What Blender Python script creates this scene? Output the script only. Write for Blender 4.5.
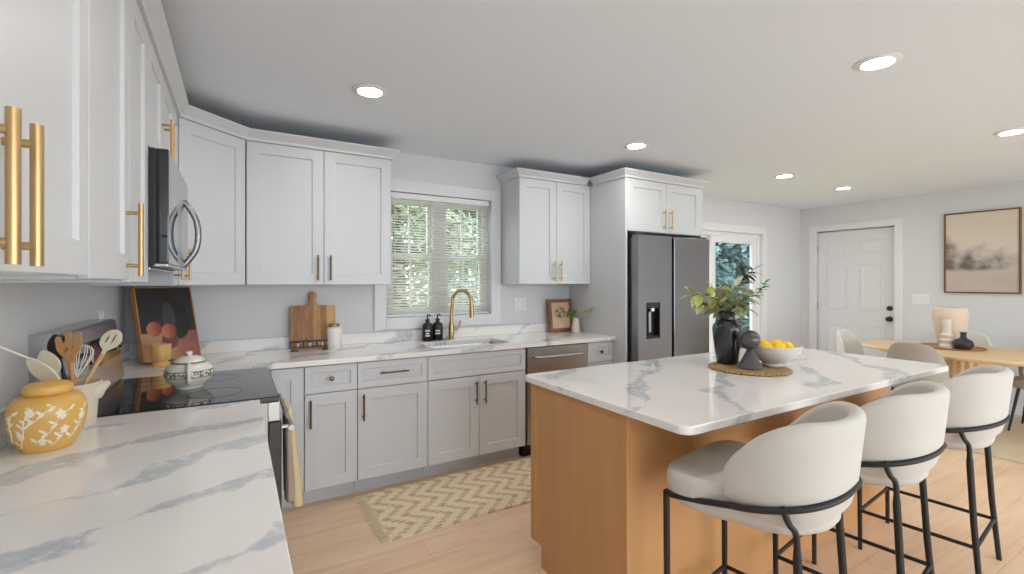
import bpy, bmesh, math, random
from mathutils import Vector, Matrix, noise
random.seed(7)
sc = bpy.context.scene
for o in list(bpy.data.objects): bpy.data.objects.remove(o)
COL = sc.collection
PI = math.pi
R = math.radians

# ------------------------------------------------------------------ camera
EYE = 1.39
cam = bpy.data.cameras.new('camera'); co = bpy.data.objects.new('camera', cam); COL.objects.link(co)
co.location = (0, 0, EYE); co.rotation_euler = (PI/2, 0, -0.53256)
cam.sensor_width = 36; cam.lens = 466/1024*36; cam.shift_y = -5/1024; cam.clip_start = .02
sc.camera = co

# ------------------------------------------------------------------ sky and exposure
SKY_STRENGTH = 4.2
LAMP_STRENGTH = 120
wd = bpy.data.worlds.new('sky'); sc.world = wd; wd.use_nodes = True
bg = wd.node_tree.nodes['Background']; bg.inputs[0].default_value = (.82, .915, 1, 1); bg.inputs[1].default_value = SKY_STRENGTH
sc.view_settings.view_transform = 'Standard'; sc.view_settings.look = 'None'
sc.view_settings.gamma = 1; sc.view_settings.use_curve_mapping = False
sc.view_settings.exposure = 0.10

# ------------------------------------------------------------------ materials
def srgb(r, g, b):
    f = lambda c: (c/255/12.92) if c/255 <= .04045 else ((c/255+.055)/1.055)**2.4
    return (f(r), f(g), f(b), 1)

class NT:
    def __init__(s, name):
        s.m = bpy.data.materials.new(name); s.m.use_nodes = True
        s.t = s.m.node_tree; s.p = s.t.nodes['Principled BSDF']
    def n(s, typ, **kw):
        x = s.t.nodes.new(typ)
        for k, v in kw.items(): setattr(x, k, v)
        return x
    def l(s, a, b): s.t.links.new(a, b)
    def math(s, op, a, b=None, clamp=False):
        x = s.n('ShaderNodeMath', operation=op); x.use_clamp = clamp
        for i, v in enumerate((a, b)):
            if v is None: continue
            if isinstance(v, (int, float)): x.inputs[i].default_value = v
            else: s.l(v, x.inputs[i])
        return x.outputs[0]
    def mix(s, fac, a, b):
        x = s.n('ShaderNodeMix', data_type='RGBA')
        for i, v in ((0, fac), (6, a), (7, b)):
            if isinstance(v, (int, float)): x.inputs[i].default_value = v
            elif isinstance(v, tuple): x.inputs[i].default_value = v
            else: s.l(v, x.inputs[i])
        return x.outputs[2]
    def coord(s, kind='Object', scale=(1, 1, 1), rot=(0, 0, 0), loc=(0, 0, 0)):
        c = s.n('ShaderNodeTexCoord'); mp = s.n('ShaderNodeMapping')
        s.l(c.outputs[kind], mp.inputs[0])
        mp.inputs['Scale'].default_value = scale; mp.inputs['Rotation'].default_value = rot; mp.inputs['Location'].default_value = loc
        return mp.outputs[0]
    def noise(s, vec, scale, detail=3, rough=.5):
        x = s.n('ShaderNodeTexNoise'); s.l(vec, x.inputs['Vector'])
        x.inputs['Scale'].default_value = scale; x.inputs['Detail'].default_value = detail; x.inputs['Roughness'].default_value = rough
        return x.outputs[0]
    def ramp(s, fac, pts):
        x = s.n('ShaderNodeValToRGB'); s.l(fac, x.inputs[0])
        e = x.color_ramp.elements
        while len(e) < len(pts): e.new(.5)
        for i, (p, c) in enumerate(pts): e[i].position = p; e[i].color = c
        return x.outputs[0]
    def smooth(s, v, lo, hi):
        x = s.n('ShaderNodeMapRange', interpolation_type='SMOOTHSTEP'); s.l(v, x.inputs[0])
        x.inputs[1].default_value = lo; x.inputs[2].default_value = hi
        return x.outputs[0]
    def base(s, c):
        if isinstance(c, tuple): s.p.inputs['Base Color'].default_value = c
        else: s.l(c, s.p.inputs['Base Color'])
    def set(s, rough=.5, metal=0, spec=.5, coat=0):
        s.p.inputs['Roughness'].default_value = rough; s.p.inputs['Metallic'].default_value = metal
        s.p.inputs['Specular IOR Level'].default_value = spec; s.p.inputs['Coat Weight'].default_value = coat
    def bump(s, h, strength=.2, dist=.002):
        b = s.n('ShaderNodeBump'); b.inputs['Strength'].default_value = strength; b.inputs['Distance'].default_value = dist
        s.l(h, b.inputs['Height']); s.l(b.outputs[0], s.p.inputs['Normal'])

def paint(name, col, rough=.5, metal=0, var=.03, scale=6, spec=.5, coat=0):
    m = NT(name); v = m.noise(m.coord(), scale, 2)
    a = tuple(c*(1-var) for c in col[:3])+(1,); b = tuple(min(1, c*(1+var)) for c in col[:3])+(1,)
    m.base(m.mix(v, a, b)); m.set(rough, metal, spec, coat)
    return m.m

def fabric(name, col, scale=420, var=.10, bumpd=.0012):
    m = NT(name); c = m.coord(); v = m.noise(c, scale, 2); w = m.noise(c, 9, 3)
    k = m.math('ADD', m.math('MULTIPLY', v, .6), m.math('MULTIPLY', w, .4))
    a = tuple(x*(1-var) for x in col[:3])+(1,); b = tuple(min(1, x*(1+var)) for x in col[:3])+(1,)
    m.base(m.mix(k, a, b)); m.set(.95, 0, .15); m.bump(v, .35, bumpd)
    return m.m

def wood(name, c1, c2, axis='x', scale=1.0, rough=.45):
    m = NT(name)
    st = {'x': (1.2, 14, 14), 'y': (14, 1.2, 14), 'z': (14, 14, 1.2)}[axis]
    c = m.coord(scale=tuple(q*scale for q in st))
    n1 = m.noise(c, 2.2, 5, .6); n2 = m.noise(m.coord(scale=tuple(q*scale*.3 for q in st)), 2, 2)
    k = m.math('ADD', m.math('MULTIPLY', n1, .6), m.math('MULTIPLY', n2, .4))
    m.base(m.ramp(k, [(.35, c1), (.65, c2)])); m.set(rough, 0, .4)
    return m.m

def marble(name, ang, spacing, offset=0.0, amount=1.0, rough=.07):
    m = NT(name); c = m.coord()
    sep = m.n('ShaderNodeSeparateXYZ'); m.l(c, sep.inputs[0])
    nx, ny = -math.sin(ang), math.cos(ang)
    d = m.math('ADD', m.math('MULTIPLY', sep.outputs[0], nx/spacing), m.math('MULTIPLY', sep.outputs[1], ny/spacing))
    d = m.math('ADD', d, m.math('MULTIPLY', sep.outputs[2], .9/spacing))
    w1 = m.math('MULTIPLY', m.math('SUBTRACT', m.noise(c, 2.3, 3), .5), 1.15)
    w2 = m.math('MULTIPLY', m.math('SUBTRACT', m.noise(c, 14, 4, .65), .5), .34)
    d = m.math('ADD', m.math('ADD', d, w1), m.math('ADD', w2, offset))
    t = m.math('ABSOLUTE', m.math('SUBTRACT', m.math('FRACT', d), .5))
    brk = m.noise(m.coord(loc=(3, 1, 2)), 4.5, 3)
    wid = m.math('MULTIPLY', m.smooth(brk, .30, .66), .15*amount)
    body = m.smooth(m.math('SUBTRACT', wid, t), -.03, .05)
    grain = m.noise(c, 38, 4, .7)
    body = m.math('MULTIPLY', body, m.smooth(grain, .2, .58))
    fine = m.math('SUBTRACT', 1, m.smooth(t, .0, .012))
    fine = m.math('MULTIPLY', fine, m.smooth(m.noise(m.coord(loc=(9, 4, 1)), 7, 2), .52, .62))
    cloud = m.noise(c, 3, 3)
    b0 = m.mix(cloud, srgb(236, 230, 224), srgb(244, 240, 236))
    b1 = m.mix(m.math('MULTIPLY', body, .85, True), b0, srgb(188, 194, 198))
    b2 = m.mix(m.math('MULTIPLY', fine, .6, True), b1, srgb(120, 122, 124))
    m.base(b2); m.set(rough, 0, .5)
    return m.m

def emit(name, col, strength):
    m = NT(name); m.base((0, 0, 0, 1)); m.p.inputs['Emission Color'].default_value = col; m.p.inputs['Emission Strength'].default_value = strength
    return m.m

def pane(name, tint=(1, 1, 1, 1), refl=.08, rough=0.0):
    m = NT(name); m.t.nodes.remove(m.p)
    out = [x for x in m.t.nodes if x.type == 'OUTPUT_MATERIAL'][0]
    tr = m.n('ShaderNodeBsdfTransparent'); tr.inputs[0].default_value = tint
    gl = m.n('ShaderNodeBsdfGlossy'); gl.inputs['Roughness'].default_value = rough
    lw = m.n('ShaderNodeLayerWeight'); fr = m.math('ADD', .03, m.math('MULTIPLY', m.math('POWER', lw.outputs['Facing'], 4), .7), True)
    mx = m.n('ShaderNodeMixShader'); m.l(fr, mx.inputs[0]); m.l(tr.outputs[0], mx.inputs[1]); m.l(gl.outputs[0], mx.inputs[2])
    m.l(mx.outputs[0], out.inputs[0])
    return m.m

def floor_mat():
    m = NT('oak_planks'); c = m.coord()
    br = m.n('ShaderNodeTexBrick'); m.l(c, br.inputs['Vector'])
    br.offset = .37; br.inputs['Scale'].default_value = 1; br.inputs['Mortar Size'].default_value = .0012
    br.inputs['Brick Width'].default_value = 1.35; br.inputs['Row Height'].default_value = .185
    br.inputs['Color1'].default_value = (.25, .25, .25, 1); br.inputs['Color2'].default_value = (.75, .75, .75, 1); br.inputs['Mortar'].default_value = (.0, .0, .0, 1)
    n1 = m.noise(m.coord(scale=(1.4, 15, 1)), 1.6, 5, .62)
    n2 = m.noise(m.coord(scale=(1, 3.2, 1)), 1.5, 3)
    k = m.math('ADD', m.math('MULTIPLY', n1, .45), m.math('MULTIPLY', n2, .40))
    sepc = m.n('ShaderNodeSeparateColor'); m.l(br.outputs[0], sepc.inputs[0])
    k = m.math('ADD', k, m.math('MULTIPLY', sepc.outputs[0], .16))
    col = m.ramp(k, [(.30, srgb(214, 176, 140)), (.52, srgb(237, 204, 170)), (.74, srgb(247, 221, 192))])
    m.base(m.mix(m.math('MULTIPLY', br.outputs['Fac'], .35), col, srgb(150, 115, 85))); m.set(.38, 0, .4)
    return m.m

M = {}
M['wall'] = paint('wall_paint', srgb(222, 222, 223), .7, var=.012, scale=2)
M['ceiling'] = paint('ceiling_paint', srgb(236, 242, 250), .8, var=.01, scale=2)
M['trim'] = paint('white_trim_paint', srgb(232, 232, 233), .45, var=.01)
M['cab'] = paint('white_cabinet_paint', srgb(212, 213, 215), .38, var=.012)
M['cab_in'] = paint('cabinet_carcass', srgb(212, 213, 216), .5, var=.015)
M['toe'] = paint('toe_kick_paint', srgb(205, 208, 214), .5)
M['gold'] = paint('brushed_gold', srgb(196, 164, 116), .32, 1, var=.06, scale=40)
M['bronze'] = paint('aged_bronze', srgb(120, 98, 70), .32, 1, var=.06, scale=40)
M['steel'] = paint('stainless_steel', srgb(190, 190, 192), .24, 1, var=.02)
M['darksteel'] = paint('dark_stainless_steel', srgb(140, 140, 142), .26, 1, var=.03, scale=3)
M['steelgrey'] = paint('grey_stainless_steel', srgb(172, 169, 165), .33, 1, var=.03, scale=3)
M['black'] = paint('black_powder_coat', srgb(27, 25, 24), .48, 0, var=.08)
M['blackmat'] = paint('black_plastic', srgb(30, 30, 32), .4, 0, var=.08)
M['blackglass'] = paint('black_glass', srgb(28, 27, 27), .05, 0, var=.05, spec=.6, coat=.5)
M['floor'] = floor_mat()
M['marble_near'] = marble('veined_quartz_near', R(24), .27, .15, 1.25)
M['marble_back'] = marble('veined_quartz_back', R(40), .42, .3)
M['marble_island'] = marble('veined_quartz_island', R(40), .40, .12)
M['island'] = wood('honey_maple', srgb(192, 142, 92), srgb(199, 150, 100), 'z', .5, .42)
M['stoolfab'] = fabric('cream_boucle', srgb(206, 201, 193))
M['chairfab'] = fabric('greige_upholstery', srgb(170, 164, 152))
M['chairfab2'] = fabric('pale_upholstery', srgb(222, 219, 212))
M['tablewood'] = wood('light_oak_veneer', srgb(226, 190, 142), srgb(238, 206, 162), 'y', .6, .4)
M['towel'] = fabric('cream_towel_cotton', srgb(222, 202, 160), 260)
M['towel2'] = fabric('grey_brown_towel_cotton', srgb(176, 158, 142), 260)
M['glass'] = pane('clear_window_glass')
M['vinyl'] = paint('white_vinyl', srgb(238, 238, 238), .35, var=.01)
M['lamp'] = emit('warm_lamp_lens', (1, .965, .925, 1), LAMP_STRENGTH)

mm_ = NT('translucent_slat_vinyl'); mm_.base(srgb(240, 238, 232)); mm_.set(.4)
tl_ = mm_.n('ShaderNodeBsdfTranslucent'); tl_.inputs[0].default_value = srgb(240, 236, 226); mx_ = mm_.n('ShaderNodeMixShader'); mx_.inputs[0].default_value = .4
mm_.l(mm_.p.outputs[0], mx_.inputs[1]); mm_.l(tl_.outputs[0], mx_.inputs[2]); mm_.l(mx_.outputs[0], [x for x in mm_.t.nodes if x.type == 'OUTPUT_MATERIAL'][0].inputs[0])
M['slat'] = mm_.m

# ------------------------------------------------------------------ mesh builder
class B:
    def __init__(s): s.bm = bmesh.new(); s.smooth = False
    def _merge(s, t, mat=None):
        if mat is not None: bmesh.ops.transform(t, matrix=mat, verts=t.verts)
        me = bpy.data.meshes.new('t'); t.to_mesh(me); t.free(); s.bm.from_mesh(me); bpy.data.meshes.remove(me)
    def box(s, lo, hi, bev=0, seg=2, mat=None):
        t = bmesh.new(); bmesh.ops.create_cube(t, size=1)
        for v in t.verts:
            for i in range(3): v.co[i] = lo[i] if v.co[i] < 0 else hi[i]
        if bev: bmesh.ops.bevel(t, geom=list(t.edges), offset=bev, segments=seg, affect='EDGES', profile=.5)
        s._merge(t, mat); return s
    def lathe(s, prof, c=(0, 0, 0), n=40, sx=1, sy=1, mat=None):
        t = bmesh.new(); rings = []
        for r, z in prof:
            if r < 1e-6: rings.append([t.verts.new((c[0], c[1], c[2]+z))])
            else: rings.append([t.verts.new((c[0]+r*sx*math.cos(2*PI*k/n), c[1]+r*sy*math.sin(2*PI*k/n), c[2]+z)) for k in range(n)])
        for a, b in zip(rings, rings[1:]):
            for k in range(n):
                k2 = (k+1) % n
                if len(a) == 1 and len(b) == 1: continue
                if len(a) == 1: t.faces.new((a[0], b[k2], b[k]))
                elif len(b) == 1: t.faces.new((a[k], a[k2], b[0]))
                else: t.faces.new((a[k], a[k2], b[k2], b[k]))
        bmesh.ops.recalc_face_normals(t, faces=t.faces)
        s.smooth = True; s._merge(t, mat); return s
    def tube(s, pts, r, n=10, cap=True, mat=None, ry=None):
        """round (or oval) tube through the points; r may be one radius or one per point"""
        pts = [Vector(p) for p in pts]; rs = r if isinstance(r, (list, tuple)) else [r]*len(pts)
        t = bmesh.new(); rings = []; up = None
        for i, p in enumerate(pts):
            d = (pts[min(i+1, len(pts)-1)]-pts[max(i-1, 0)]).normalized()
            if up is None:
                up = Vector((0, 0, 1)) if abs(d.z) < .9 else Vector((1, 0, 0))
            x = d.cross(up)
            if x.length < 1e-5: x = d.orthogonal()
            x.normalize(); y = x.cross(d).normalized(); up = y
            q = rs[i]; qy = q if ry is None else (ry if not isinstance(ry, (list, tuple)) else ry[i])
            rings.append([t.verts.new(p+x*q*math.cos(2*PI*k/n)+y*qy*math.sin(2*PI*k/n)) for k in range(n)])
        for a, b in zip(rings, rings[1:]):
            for k in range(n): t.faces.new((a[k], a[(k+1) % n], b[(k+1) % n], b[k]))
        if cap: t.faces.new(rings[0]); t.faces.new(rings[-1])
        bmesh.ops.recalc_face_normals(t, faces=t.faces)
        s.smooth = True; s._merge(t, mat); return s
    def loft(s, rings, cap=True, closed=True, mat=None):
        t = bmesh.new(); V = [[t.verts.new(p) for p in r] for r in rings]; n = len(V[0])
        for a, b in zip(V, V[1:]):
            for k in range(n if closed else n-1):
                k2 = (k+1) % n; t.faces.new((a[k], a[k2], b[k2], b[k]))
        if cap and closed: t.faces.new(V[0]); t.faces.new(V[-1])
        bmesh.ops.recalc_face_normals(t, faces=t.faces)
        s.smooth = True; s._merge(t, mat); return s
    def prism(s, poly, z0, z1, bev=0, mat=None):
        t = bmesh.new(); a = [t.verts.new((p[0], p[1], z0)) for p in poly]; b = [t.verts.new((p[0], p[1], z1)) for p in poly]; n = len(poly)
        t.faces.new(a); t.faces.new(b)
        for k in range(n): t.faces.new((a[k], a[(k+1) % n], b[(k+1) % n], b[k]))
        bmesh.ops.recalc_face_normals(t, faces=t.faces)
        if bev:
            es = [e for e in t.edges if abs(e.verts[0].co.z-e.verts[1].co.z) < 1e-6]
            bmesh.ops.bevel(t, geom=es, offset=bev, segments=2, affect='EDGES', profile=.5)
        s._merge(t, mat); return s
    def ball(s, c, r, sx=1, sy=1, sz=1, sub=3, mat=None):
        t = bmesh.new(); bmesh.ops.create_icosphere(t, subdivisions=sub, radius=r)
        for v in t.verts: v.co = Vector((v.co.x*sx, v.co.y*sy, v.co.z*sz))
        if mat is not None: bmesh.ops.transform(t, matrix=mat, verts=t.verts)
        bmesh.ops.translate(t, vec=c, verts=t.verts)
        s.smooth = True; s._merge(t); return s
    def shaker(s, x0, x1, z0, z1, y=0, t=.02, stile=.068, dep=.010):
        """five-piece door front facing -y: framed slab with a sunk centre panel"""
        bm = bmesh.new()
        rings = [(0, y+t), (0, y+.002), (.002, y), (stile, y), (stile+.004, y+dep)]
        V = []
        for ins, yy in rings:
            V.append([bm.verts.new(p) for p in ((x0+ins, yy, z0+ins), (x1-ins, yy, z0+ins), (x1-ins, yy, z1-ins), (x0+ins, yy, z1-ins))])
        for a, b in zip(V, V[1:]):
            for k in range(4): bm.faces.new((a[k], a[(k+1) % 4], b[(k+1) % 4], b[k]))
        bm.faces.new(V[0]); bm.faces.new(V[-1])
        bmesh.ops.recalc_face_normals(bm, faces=bm.faces)
        s._merge(bm); return s
    def make(s, name, mat, parent=None, loc=None, rot=None):
        me = bpy.data.meshes.new(name); s.bm.to_mesh(me); s.bm.free()
        if s.smooth:
            me.polygons.foreach_set('use_smooth', [True]*len(me.polygons)); me.set_sharp_from_angle(angle=R(38))
        mats = mat if isinstance(mat, (list, tuple)) else [mat]
        for m in mats: me.materials.append(M[m] if isinstance(m, str) else m)
        o = bpy.data.objects.new(name, me); COL.objects.link(o)
        if parent is not None: o.parent = parent
        if loc is not None: o.location = loc
        if rot is not None: o.rotation_euler = rot
        return o

def tag(o, label, cat, group=None, kind=None):
    o['label'] = label; o['category'] = cat
    if group: o['group'] = group
    if kind: o['kind'] = kind
    return o
def thing(name, label, cat, loc=(0, 0, 0), rz=0, group=None):
    o = bpy.data.objects.new(name, None); COL.objects.link(o); o.empty_display_size = .1
    o.location = loc; o.rotation_euler = (0, 0, rz)
    return tag(o, label, cat, group)
def struct(o, label=None, cat=None):
    o['kind'] = 'structure'
    if label: o['label'] = label
    if cat: o['category'] = cat
    return o
def copy_tree(o, parent=None):
    c = o.copy(); COL.objects.link(c)
    if parent is not None: c.parent = parent
    for ch in list(o.children): copy_tree(ch, c)
    return c
def rrect(x0, y0, x1, y1, r, n=6):
    P = []
    for cx, cy, a0 in ((x1-r, y1-r, 0), (x0+r, y1-r, 90), (x0+r, y0+r, 180), (x1-r, y0+r, 270)):
        for k in range(n+1):
            a = R(a0+90*k/n); P.append((cx+r*math.cos(a), cy+r*math.sin(a)))
    return P
def bez(pts, n=16):
    """Catmull-Rom through the points"""
    P = [Vector(p) for p in pts]; P = [P[0]*2-P[1]]+P+[P[-1]*2-P[-2]]; out = []
    for i in range(1, len(P)-2):
        a, b, c, d = P[i-1:i+3]
        for k in range(n):
            t = k/n; out.append(.5*((2*b)+(c-a)*t+(2*a-5*b+4*c-d)*t*t+(3*b-a-3*c+d)*t**3))
    out.append(P[-2]); return out

# ------------------------------------------------------------------ the room
XL, XR, YB, YF, H = -.60, 7.045, 3.71, -2.6, 2.44
struct(B().box((XL-.2, YF-.2, -.1), (XR+.2, YB+.2, 0)).make('floor', 'floor'))
struct(B().box((XL-.2, YF-.2, H), (XR+.2, YB+.2, H+.12)).make('ceiling', 'ceiling'))
# window opening and glazed door opening in the back wall
WX0, WX1, WZ0, WZ1 = 1.02, 1.965, 1.105, 2.12
SX0, SX1, SZ1 = 4.22, 6.10, 2.03
b = B()
b.box((XL, YB, 0), (WX0, YB+.15, H)); b.box((WX0, YB, 0), (WX1, YB+.15, WZ0)); b.box((WX0, YB, WZ1), (WX1, YB+.15, H))
b.box((WX1, YB, 0), (SX0, YB+.15, H)); b.box((SX0, YB, SZ1), (SX1, YB+.15, H)); b.box((SX1, YB, 0), (XR+.15, YB+.15, H))
struct(b.make('wall_back', 'wall'))
struct(B().box((XL-.15, YF, 0), (XL, YB+.15, H)).make('wall_left', 'wall'))
DY0, DY1, DZ1 = 2.575, 3.495, 2.095
b = B()
b.box((XR, YF, 0), (XR+.15, DY0, H)); b.box((XR, DY0, DZ1), (XR+.15, DY1, H)); b.box((XR, DY1, 0), (XR+.15, YB, H))
struct(b.make('wall_right', 'wall'))
# wall behind the photographer: unseen, open gap added to let sky light in
b = B()
b.box((XL, YF-.15, 0), (XL+.5, YF, H)); b.box((XR-.5, YF-.15, 0), (XR, YF, H)); b.box((XL+.5, YF-.15, 2.36), (XR-.5, YF, H))
struct(b.make('wall_front', 'wall'))
b = B()
b.box((SX1+.095, YB-.014, 0), (XR, YB, .11), .003); struct(b.make('baseboard_back', 'trim'))
b = B()
b.box((XR-.014, YF, 0), (XR, DY0-.09, .11), .003); struct(b.make('baseboard_right', 'trim'))

# casings
def casing_y(x0, x1, z0, z1, w, name, sill=True):
    b = B(); t = .018
    b.box((x0-w, YB-t, z0-(w if sill else 0)), (x0, YB, z1+w), .003); b.box((x1, YB-t, z0-(w if sill else 0)), (x1+w, YB, z1+w), .003)
    b.box((x0, YB-t, z1), (x1, YB, z1+w), .003)
    if sill: b.box((x0, YB-t, z0-w), (x1, YB, z0), .003)
    struct(b.make(name, 'trim'))
M['casing'] = paint('window_casing_paint', srgb(222, 222, 225), .5, var=.01)
casing_y(WX0, WX1, WZ0, WZ1, .095, 'trim_1')
casing_y(SX0, SX1, 0, SZ1, .095, 'trim_2', False)
b = B()
b.box((XR-.018, DY0-.085, 0), (XR, DY0, DZ1+.085), .003); b.box((XR-.018, DY1, 0), (XR, DY1+.085, DZ1+.085), .003); b.box((XR-.018, DY0, DZ1), (XR, DY1, DZ1+.085), .003)
b.box((XR+.096, DY0-.001, 0), (XR+.125, DY0+.02, DZ1)); b.box((XR+.096, DY1-.02, 0), (XR+.125, DY1+.001, DZ1)); b.box((XR+.096, DY0, DZ1-.03), (XR+.125, DY1, DZ1+.001)); b.box((XR+.096, DY0, 0), (XR+.125, DY1, .02))
struct(b.make('trim_3', 'trim'))

# kitchen window: twin double-hung sashes with a wide middle post
win = bpy.data.objects.new('window_1', None); COL.objects.link(win); win.location = (WX0, YB+.06, WZ0); struct(win)
ww, wh = WX1-WX0, WZ1-WZ0
b = B(); f = .045
b.box((0, 0, 0), (f, .085, wh)); b.box((ww-f, 0, 0), (ww, .085, wh)); b.box((f, 0, 0), (ww-f, .085, f)); b.box((f, 0, wh-f), (ww-f, .085, wh)); b.box((ww/2-.055, -.005, f), (ww/2+.055, .085, wh-f))
b.make('window_frame', 'vinyl', win)
for x0, x1 in ((f, ww/2-.055), (ww/2+.055, ww-f)):
    for z0, z1, yo in ((f, wh/2+.02, .012), (wh/2-.02, wh-f, .045)):
        b = B(); q = .032
        b.box((x0, yo, z0), (x0+q, yo+.03, z1)); b.box((x1-q, yo, z0), (x1, yo+.03, z1)); b.box((x0+q, yo, z0), (x1-q, yo+.03, z0+q)); b.box((x0+q, yo, z1-q), (x1-q, yo+.03, z1))
        b.box(((x0+x1)/2-.008, yo+.008, z0+q), ((x0+x1)/2+.008, yo+.024, z1-q))
        s_ = b.make('sash', 'vinyl', win)
        B().box((x0+q, yo+.014, z0+q), (x1-q, yo+.018, z1-q)).make('pane', 'glass', s_)
# blind
bl = thing('venetian_blind', 'white horizontal slat blind lowered over the window behind the sink', 'window blind', (WX0+.012, YB+.03, WZ0))
bw = ww-.024
B().box((0, -.024, wh-.05), (bw, .018, wh-.004), .004).make('headrail', 'vinyl', bl)
b = B(); z = .03
while z < wh-.055:
    m = Matrix.Translation((bw/2, 0, z)) @ Matrix.Rotation(R(27), 4, 'X')
    b.box((-bw/2+.002, -.0125, -.0006), (bw/2-.002, .0125, .0006), mat=m); z += .0222
b.make('slats', 'slat', bl)
B().box((0, -.014, .004), (bw, .012, .02), .003).make('bottom_rail', 'vinyl', bl)
b = B()
for x in (.12, bw/2, bw-.12): b.tube([(x, -.014, .012), (x, -.014, wh-.04)], .0012, 5)
b.make('ladder_cord', 'vinyl', bl)
b = B(); b.tube([(.06, -.03, wh-.05), (.06, -.032, wh-.6)], .003, 6); b.make('tilt_wand', 'vinyl', bl)

# sliding glass door
sl = bpy.data.objects.new('door_2', None); COL.objects.link(sl); sl.location = (SX0, YB+.03, 0); struct(sl)
sw = SX1-SX0
b = B(); b.box((0, 0, 0), (.05, .11, SZ1)); b.box((sw-.05, 0, 0), (sw, .11, SZ1)); b.box((.05, 0, SZ1-.05), (sw-.05, .11, SZ1)); b.box((.05, 0, 0), (sw-.05, .11, .03)); b.make('door_frame', 'vinyl', sl)
for x0, x1, yo in ((.05, sw/2+.06, .06), (sw/2-.06, sw-.05, .015)):
    b = B(); q = .085
    b.box((x0, yo, .03), (x0+q, yo+.04, SZ1-.05)); b.box((x1-q, yo, .03), (x1, yo+.04, SZ1-.05)); b.box((x0+q, yo, .03), (x1-q, yo+.04, .15)); b.box((x0+q, yo, SZ1-.05-q), (x1-q, yo+.04, SZ1-.05))
    s_ = b.make('sliding_panel', 'vinyl', sl)
    B().box((x0+q, yo+.018, .15), (x1-q, yo+.022, SZ1-.05-q)).make('pane', 'glass', s_)

# entry door on the right wall
dr = bpy.data.objects.new('door_1', None); COL.objects.link(dr); dr.location = (XR+.05, DY0+.006, .008); dr.rotation_euler = (0, 0, 0); struct(dr)
dw, dh = DY1-DY0-.012, DZ1-.022
M['door'] = paint('door_paint', srgb(228, 228, 230), .5, var=.01)
b = B(); b.box((0, 0, 0), (.044, dw, dh), .003); slab = b.make('door_slab', 'door', dr)
b = B()
for y0, y1 in ((.12, dw/2-.06), (dw/2+.06, dw-.12)):
    for z0, z1 in ((.22, .83), (1.01, 1.62), (1.74, 1.93)):
        t = bmesh.new(); V = []
        for ins, xx in ((0, -.001), (.008, .007), (.022, .009), (.05, .0008)):
            V.append([t.verts.new((xx-.0015, yy, zz)) for yy, zz in ((y0+ins, z0+ins), (y1-ins, z0+ins), (y1-ins, z1-ins), (y0+ins, z1-ins))])
        # raised moulding ring standing off the slab face
        for r_ in V:
            for v in r_: v.co.x = -abs(v.co.x)*.9
        for a_, c_ in zip(V, V[1:]):
            for k in range(4): t.faces.new((a_[k], a_[(k+1) % 4], c_[(k+1) % 4], c_[k]))
        t.faces.new(V[-1]); bmesh.ops.recalc_face_normals(t, faces=t.faces); b._merge(t)
b.make('door_panels', 'door', dr)
for z, nm in ((.915, 'door_knob'), (1.05, 'deadbolt')):
    b = B()
    mt = Matrix.Translation((0, .065, z)) @ Matrix.Rotation(R(-90), 4, 'Y')
    if nm == 'door_knob': b.lathe([(.0, 0), (.033, 0), (.033, .008), (.012, .012), (.012, .03), (.026, .036), (.03, .05), (.024, .062), (0, .065)], n=24, mat=mt)
    else: b.lathe([(0, 0), (.032, 0), (.032, .012), (.024, .02), (0, .022)], n=24, mat=mt)
    b.make(nm, 'blackmat', dr)
b = B()
for z in (.22, 1.05, 1.85): b.tube([(-.006, dw+.002, z-.05), (-.006, dw+.002, z+.05)], .006, 8)
b.make('hinges', 'steel', dr)

# ------------------------------------------------------------------ ceiling lights
def light(x, y, label):
    t = thing('recessed_light', label, 'ceiling light', (x, y, H), 0, 'recessed ceiling lights')
    B().lathe([(.062, 0), (.092, 0), (.094, -.004), (.088, -.008), (.066, -.010), (.062, -.006)], n=40).make('trim_ring', 'vinyl', t)
    B().lathe([(0, -.0055), (.064, -.0055), (.064, -.001), (0, -.001)], n=40).make('lens', 'lamp', t)
light(.627, 2.60, 'round recessed ceiling light in front of the upper cabinets left of the window')
light(2.641, 2.60, 'round recessed ceiling light in front of the cabinet beside the refrigerator')
light(4.654, 2.60, 'round recessed ceiling light in front of the glass sliding door')
light(5.823, 2.60, 'round recessed ceiling light nearest to the white entry door')
light(2.632, 1.03, 'largest round recessed ceiling light, above the island stools')
light(4.657, 1.03, 'round recessed ceiling light at the right edge of the photo')
light(.627, 1.03, 'unseen round recessed ceiling light added above the near left counter')  # out of view; added to light the room, continuing the lamp grid

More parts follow.
